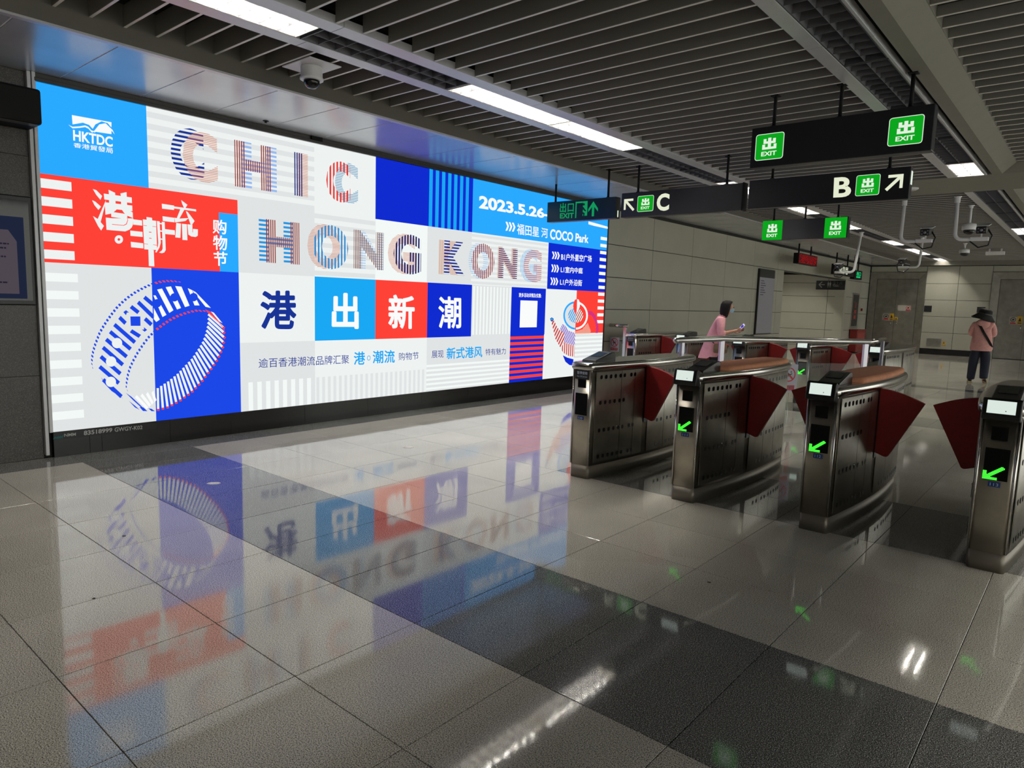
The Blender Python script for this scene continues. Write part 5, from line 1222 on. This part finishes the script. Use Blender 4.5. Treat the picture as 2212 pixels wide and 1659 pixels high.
hem('shirt_tail', PINK, 0, [(0, -.07, 1.04, .155, .125), (0, -.085, .96, .172, .142), (0, -.10, .86, .185, .158), (0, -.125, .76, .197, .170), (0, -.14, .70, .205, .178)])
for s in (-1, 1):
    a, b = Vector((s*.236, -.005, 1.10)), Vector((s*.205, .06, 1.06)); q = MB(); q.tube([TP(fr, org, a.lerp(b, t)) for t in (0, .3, .7, 1)], [.050, .057, .057, .050], 12); q.build('sleeve_cuff', PINK, r, origin=org)
q = MB(); q.loft([[TP(fr, org, (w*math.cos(2*PI*k/18), f+d*math.sin(2*PI*k/18), z+.012*math.sin(2*PI*k/18))) for k in range(18)] for w, d, f, z in ((.075, .07, .02, 1.335), (.068, .064, .03, 1.375), (.078, .074, .028, 1.372), (.088, .08, .018, 1.338))], cap=(False, False)); q.build('collar', PINK, r, origin=org)
J = {'w': ((0, -.08, .92), (.135, .105)), 'p': ((0, -.09, .84), (.15, .115))}; E_ = [('w', 'p')]
for s, n_ in ((1, 'r'), (-1, 'l')):
    a, b, c, d = legsW[n_]; J[n_+'1'] = (a, .10); J[n_+'2'] = (b, .072); J[n_+'3'] = ((c[0], c[1], c[2]+.03), .056); E_ += chain('p', n_+'1', n_+'2', n_+'3')
skin_mesh('trousers', J, E_, TROU, r, fr, org, 2)
for n_ in 'rl':
    c, d = legsW[n_][2], legsW[n_][3]; skin_mesh('shoe', {'h': ((c[0], c[1]-.02, .035), (.036, .034)), 'm': ((c[0], (c[1]+d[1])/2, .034), (.040, .032)), 't': ((d[0], d[1]+.01, .028), (.036, .026))}, chain('h', 'm', 't'), WHITEP, r, fr, org, 2)
# hair: cap and fall, open towards the face
q = MB(); rings = []
hc = Vector((0, .085, 1.50))
for z, rr, ry, oy in ((1.33, .060, .05, -.045), (1.36, .085, .07, -.035), (1.42, .094, .092, -.022), (1.48, .093, .105, -.008), (1.54, .086, .105, .0), (1.585, .062, .08, .0), (1.605, .02, .03, .0)):
    ring = []
    for k in range(20):
        a = 2*PI*k/20; x_, y_ = math.cos(a)*rr, math.sin(a)*ry
        if z < 1.55 and y_ > .05: y_ = .05+(y_-.05)*.1
        ring.append(TP(fr, org, (x_, hc.y+oy+y_, z)))
    rings.append(ring)
q.loft(rings); q.build('hair', HAIR, r, origin=org)
q = MB(); rings = []
for z, w, f in ((1.405, .035, .150), (1.42, .052, .168), (1.45, .06, .183), (1.475, .055, .178)):
    rings.append([TP(fr, org, (w*math.sin(t), .09+(f-.09)*math.cos(t)+.012, z)) for t in [(-1.25+2.5*k/8) for k in range(9)]])
q.loft(rings, closed=False, cap=(False, False)); q.build('face_mask', mat('mask_blue', (150, 190, 212), .7), r, origin=org)
q = MB()
for s in (-1, 1): q.ball(TP(fr, org, (s*.03, .182, 1.495)), .010, .007, .005, 8, 6)
q.build('eyes', HAIR, r, origin=org)
# shoulder bag with its strap
strap = [TP(fr, org, p) for p in ((-.05, .09, 1.345), (-.045, .03, 1.38), (-.02, -.045, 1.33), (.03, -.115, 1.2), (.08, -.165, 1.08), (.15, -.165, .98), (.205, -.08, .92))]
root = empty('shoulder_bag', TP(fr, org, (.22, .02, .82))); tag(root, 'small tan shoulder bag on a thin dark strap, worn by the woman in pink', 'bag')
q = MB(); q.tube(strap, .007, 6); q.build('strap', mat('strap_brown', (40, 26, 22), .6), root, origin=root.location)
q = MB(); c = Vector(root.location); q.obox(c+Vector((0, 0, .02)), fr.to_3x3() @ Vector((1, 0, 0)), fr.to_3x3() @ Vector((0, 1, 0)), (0, 0, 1), .035, .105, .07); q.build('bag_body', mat('bag_tan', (120, 96, 72), .55), root, origin=root.location, bevel=.02)
q = MB(); q.obox(c+Vector((0, 0, .05))+(fr.to_3x3() @ Vector((.036, 0, 0))), fr.to_3x3() @ Vector((1, 0, 0)), fr.to_3x3() @ Vector((0, 1, 0)), (0, 0, 1), .004, .10, .04); q.build('bag_flap', mat('bag_tan2', (132, 108, 82), .5), root, origin=root.location, bevel=.003)
# phone
pc = TP(fr, org, (.02, .315, 1.175)); root = empty('phone', pc); tag(root, 'phone with a lit pale lilac screen held by the woman in pink', 'phone')
M3 = fr.to_3x3(); ax_ = (M3 @ Vector((.86, .3, -.42))).normalized(); up_ = (M3 @ Vector((.15, .62, .77))).normalized(); nn_ = ax_.cross(up_).normalized(); up_ = nn_.cross(ax_)
tc = Vector((0, 0, CAMH))-pc
if nn_.dot(tc) < 0: nn_ = -nn_
q = MB(); q.obox(pc, ax_, up_, nn_, .036, .076, .004); q.build('phone_body', WHITEP, root, origin=pc, bevel=.002)
q = MB(); a = pc+nn_*.0045
q.poly([a-ax_*.033-up_*.072, a+ax_*.033-up_*.072, a+ax_*.033+up_*.072, a-ax_*.033+up_*.072], 0); a += nn_*.0006
q.poly([a-ax_*.026+up_*.005, a+ax_*.026+up_*.005, a+ax_*.026+up_*.055, a-ax_*.026+up_*.055], 1)
q.build('phone_screen', [glow('phone_lilac', (226, 208, 250), 1.), glow('phone_blue', (50, 50, 190), 1.)], root, origin=pc)

# --- walker with the black hat, seen from behind
ym = 18.2; bx0 = on_z(2107, 827, 0); org = (bx0.x, ym, 0); s = 1.
r, fr = person(org, (-.10, 1.0), 'person in pink hooded top, dark jeans and black hat walking away towards steel doors')
PM = dict(pelvis=(0.03, 0, .86), waist=(0.03, .01, 1.0), chest=(.03, .01, 1.22), neckb=(.03, .02, 1.36), neck=(.03, .03, 1.40), jaw=(.03, .055, 1.435), skull=(.03, .05, 1.50), crown=(.03, .04, 1.55))
armsM = dict(r=((.19, .01, 1.30), (.24, .08, 1.05), (.12, .24, 1.12), (-.4, .9, .1), (.2, 0, 1), (-1, .2, .2)), l=((-.13, .01, 1.30), (-.18, .08, 1.04), (-.06, .24, 1.12), (.4, .9, .1), (-.2, 0, 1), (1, .2, .2)))
legsM = dict(r=((.12, 0, .80), (.135, .04, .45), (.135, -.16, .13), (.16, -.07, .03)), l=((-.06, 0, .80), (-.085, .05, .44), (-.10, .05, .08), (-.13, .20, .03)))
body(r, fr, org, PM, armsM, legsM, .17, .09)
PINK2 = mat('hooded_pink', (208, 152, 146), .8, noise=.08, nscale=22, bump=.4)
J = {'a0': ((.03, .0, .72), (.225, .16)), 'a': ((.03, .0, .82), (.22, .155)), 'b': ((.03, .0, .97), (.21, .15)), 'c': ((.03, .0, 1.12), (.20, .14)), 'd': ((.03, .01, 1.25), (.19, .12)), 'e': ((.03, .02, 1.355), (.10, .08)), 'f': ((.03, .03, 1.395), (.075, .07))}
E_ = chain('a0', 'a', 'b', 'c', 'd', 'e', 'f')
for s_, n_ in ((1, 'r'), (-1, 'l')):
    J[n_+'1'] = ((.03+s_*.165, .01, 1.29), .08); J[n_+'2'] = ((.03+s_*.205, .03, 1.16), .072); J[n_+'3'] = ((.03+s_*.21, .08, 1.05), .064); J[n_+'4'] = ((.03+s_*.16, .16, 1.08), .052); J[n_+'5'] = ((.03+s_*.10, .22, 1.11), .045); E_ += chain('d', n_+'1', n_+'2', n_+'3', n_+'4', n_+'5')
skin_mesh('hooded_top', J, E_, PINK2, r, fr, org, 2)
hem('top_hem', PINK2, 0, [(.03, .0, .96, .185, .14), (.03, .0, .84, .200, .15), (.03, .0, .77, .212, .155), (.03, .0, .745, .205, .15)], .03)
q = MB(); rings = []
for z, w, d_ in ((1.19, .02, .015), (1.22, .075, .035), (1.28, .12, .05), (1.34, .125, .05), (1.385, .10, .04)):
    rings.append([TP(fr, org, (.03+w*math.cos(2*PI*k/14), -.085+d_*math.sin(2*PI*k/14), z)) for k in range(14)])
q.loft(rings); q.build('hood', PINK2, r, origin=org)
JEAN = mat('jeans_navy', (24, 28, 46), .8)
J = {'w': ((.03, 0, .90), (.15, .11)), 'p': ((.03, 0, .83), (.165, .12))}; E_ = [('w', 'p')]
for n_ in 'rl':
    a, b, c, d = legsM[n_]; J[n_+'1'] = (a, .115); J[n_+'2'] = (b, .098); J[n_+'3'] = ((c[0], c[1]+.0, c[2]+.02), .084); J[n_+'4'] = ((c[0], c[1]-.0, c[2]-.02), .080); E_ += [(n_+'3', n_+'4')]; E_ += chain('p', n_+'1', n_+'2', n_+'3')
skin_mesh('jeans', J, E_, JEAN, r, fr, org, 2)
SHOE = mat('shoe_dark', (30, 26, 28), .6); SOLE = mat('sole_cream', (176, 164, 120), .6)
skin_mesh('shoe', {'h': ((-.10, .02, .055), (.038, .034)), 'm': ((-.115, .10, .052), (.042, .032)), 't': ((-.13, .19, .045), (.038, .026))}, chain('h', 'm', 't'), SHOE, r, fr, org, 2)
q = MB(); q.prism([TP(fr, org, p) for p in ((-.145, -.02, 0), (-.06, -.02, 0), (-.068, .12, 0), (-.085, .22, 0), (-.125, .245, 0), (-.165, .22, 0), (-.165, .10, 0))], (0, 0, .028)); q.build('shoe_sole', SOLE, r, origin=org, bevel=.006)
skin_mesh('shoe', {'h': ((.135, -.165, .13), (.038, .034)), 'm': ((.15, -.12, .085), (.040, .034)), 't': ((.165, -.06, .04), (.036, .028))}, chain('h', 'm', 't'), SHOE, r, fr, org, 2)
q = MB(); q.prism([TP(fr, org, p) for p in ((.10, -.21, .155), (.165, -.21, .155), (.195, -.14, .075), (.21, -.06, .012), (.165, -.035, .004), (.125, -.06, .012), (.11, -.14, .085))], M3 @ Vector((0, .012, .016))); q.build('shoe_sole', SOLE, r, origin=org, bevel=.004)
hp = TP(fr, org, (.03, .05, 1.50)); root = empty('hat', hp); tag(root, 'black wide-brimmed hat worn by the walking person', 'hat')
q = MB(); rings = []; T = Matrix.Rotation(math.radians(14), 3, Vector((0, 1, 0)))
for rad, z in ((.118, -.02), (.225, -.105), (.232, -.10), (.135, .01), (.132, .06), (.12, .105), (.085, .13), (.001, .137)):
    rings.append([hp+T @ Vector((rad*math.cos(2*PI*k/24), rad*math.sin(2*PI*k/24), z+(.012*math.sin(2*2*PI*k/24) if rad > .15 else 0))) for k in range(24)])
q.loft(rings, cap=(False, True)); q.build('hat_felt', MATTE, root, origin=hp)
q = MB(); q.loft([[hp+T @ Vector((ra*math.cos(2*PI*k/24), ra*math.sin(2*PI*k/24), z)) for k in range(24)] for ra, z in ((.1365, .012), (.1365, .034))], cap=(False, False)); q.build('hat_band', BLACK, root, origin=hp)
root = empty('bag_strap', TP(fr, org, (.14, -.10, .86))); tag(root, 'black crossbody bag strap across the back of the walking person', 'strap')
pth = [(-.10, .06, 1.35), (-.085, -.02, 1.365), (-.05, -.10, 1.30), (.05, -.143, 1.12), (.14, -.135, .97), (.20, -.09, .86), (.225, -.03, .80)]
q = MB(); q.loft([[TP(fr, org, (p[0]-.02, p[1]-.012, p[2]-.014)), TP(fr, org, (p[0]+.02, p[1]-.012, p[2]+.014)), TP(fr, org, (p[0]+.02, p[1]+.0, p[2]+.014)), TP(fr, org, (p[0]-.02, p[1]+.0, p[2]-.014))] for p in pth], smooth=False)
q.build('strap_web', BLACK, root, origin=root.location)


# ------------------------------------------------------------------ small things on the floor
def litter(px, py, nm, label, cat, w, d, m, ang=0., h=.002):
    p = on_z(px, py, 0); q = MB(); e = Vector((math.cos(ang), math.sin(ang), 0)); n = Vector((-e.y, e.x, 0))
    lp = [(-1, -.5), (-.3, -1), (.7, -.8), (1, .1), (.5, .9), (-.5, .8), (-.9, .3)]
    q.prism([p+e*a*w+n*b*d for a, b in lp], (0, 0, h)); o = q.build(nm, m, origin=(p.x, p.y, 0)); tag(o, label, cat)
WORN = mat('worn_sticker', (214, 212, 206), .5, noise=.2, nscale=60); SPOT = mat('black_gum', (14, 13, 12), .6)
litter(462, 1044, 'floor_sticker', 'worn white sticker scrap on the floor inside the blue reflection', 'sticker', .05, .035, WORN, .9)
litter(882, 966, 'floor_sticker', 'pale oval sticker on the light floor in front of the slogan', 'sticker', .055, .045, WORN, .3)
litter(268, 1158, 'black_spot', 'small black dirt spot on the floor left, inside the white reflection', 'stain', .013, .01, SPOT)
litter(203, 1293, 'black_spot', 'tiny black dirt spot on a lower left floor tile', 'stain', .008, .007, SPOT)
litter(1532, 1258, 'black_spot', 'small dark dirt mark on the beige tile before the gates', 'stain', .01, .006, SPOT)

for o in bpy.data.objects:
    if '_org' in o: del o['_org']
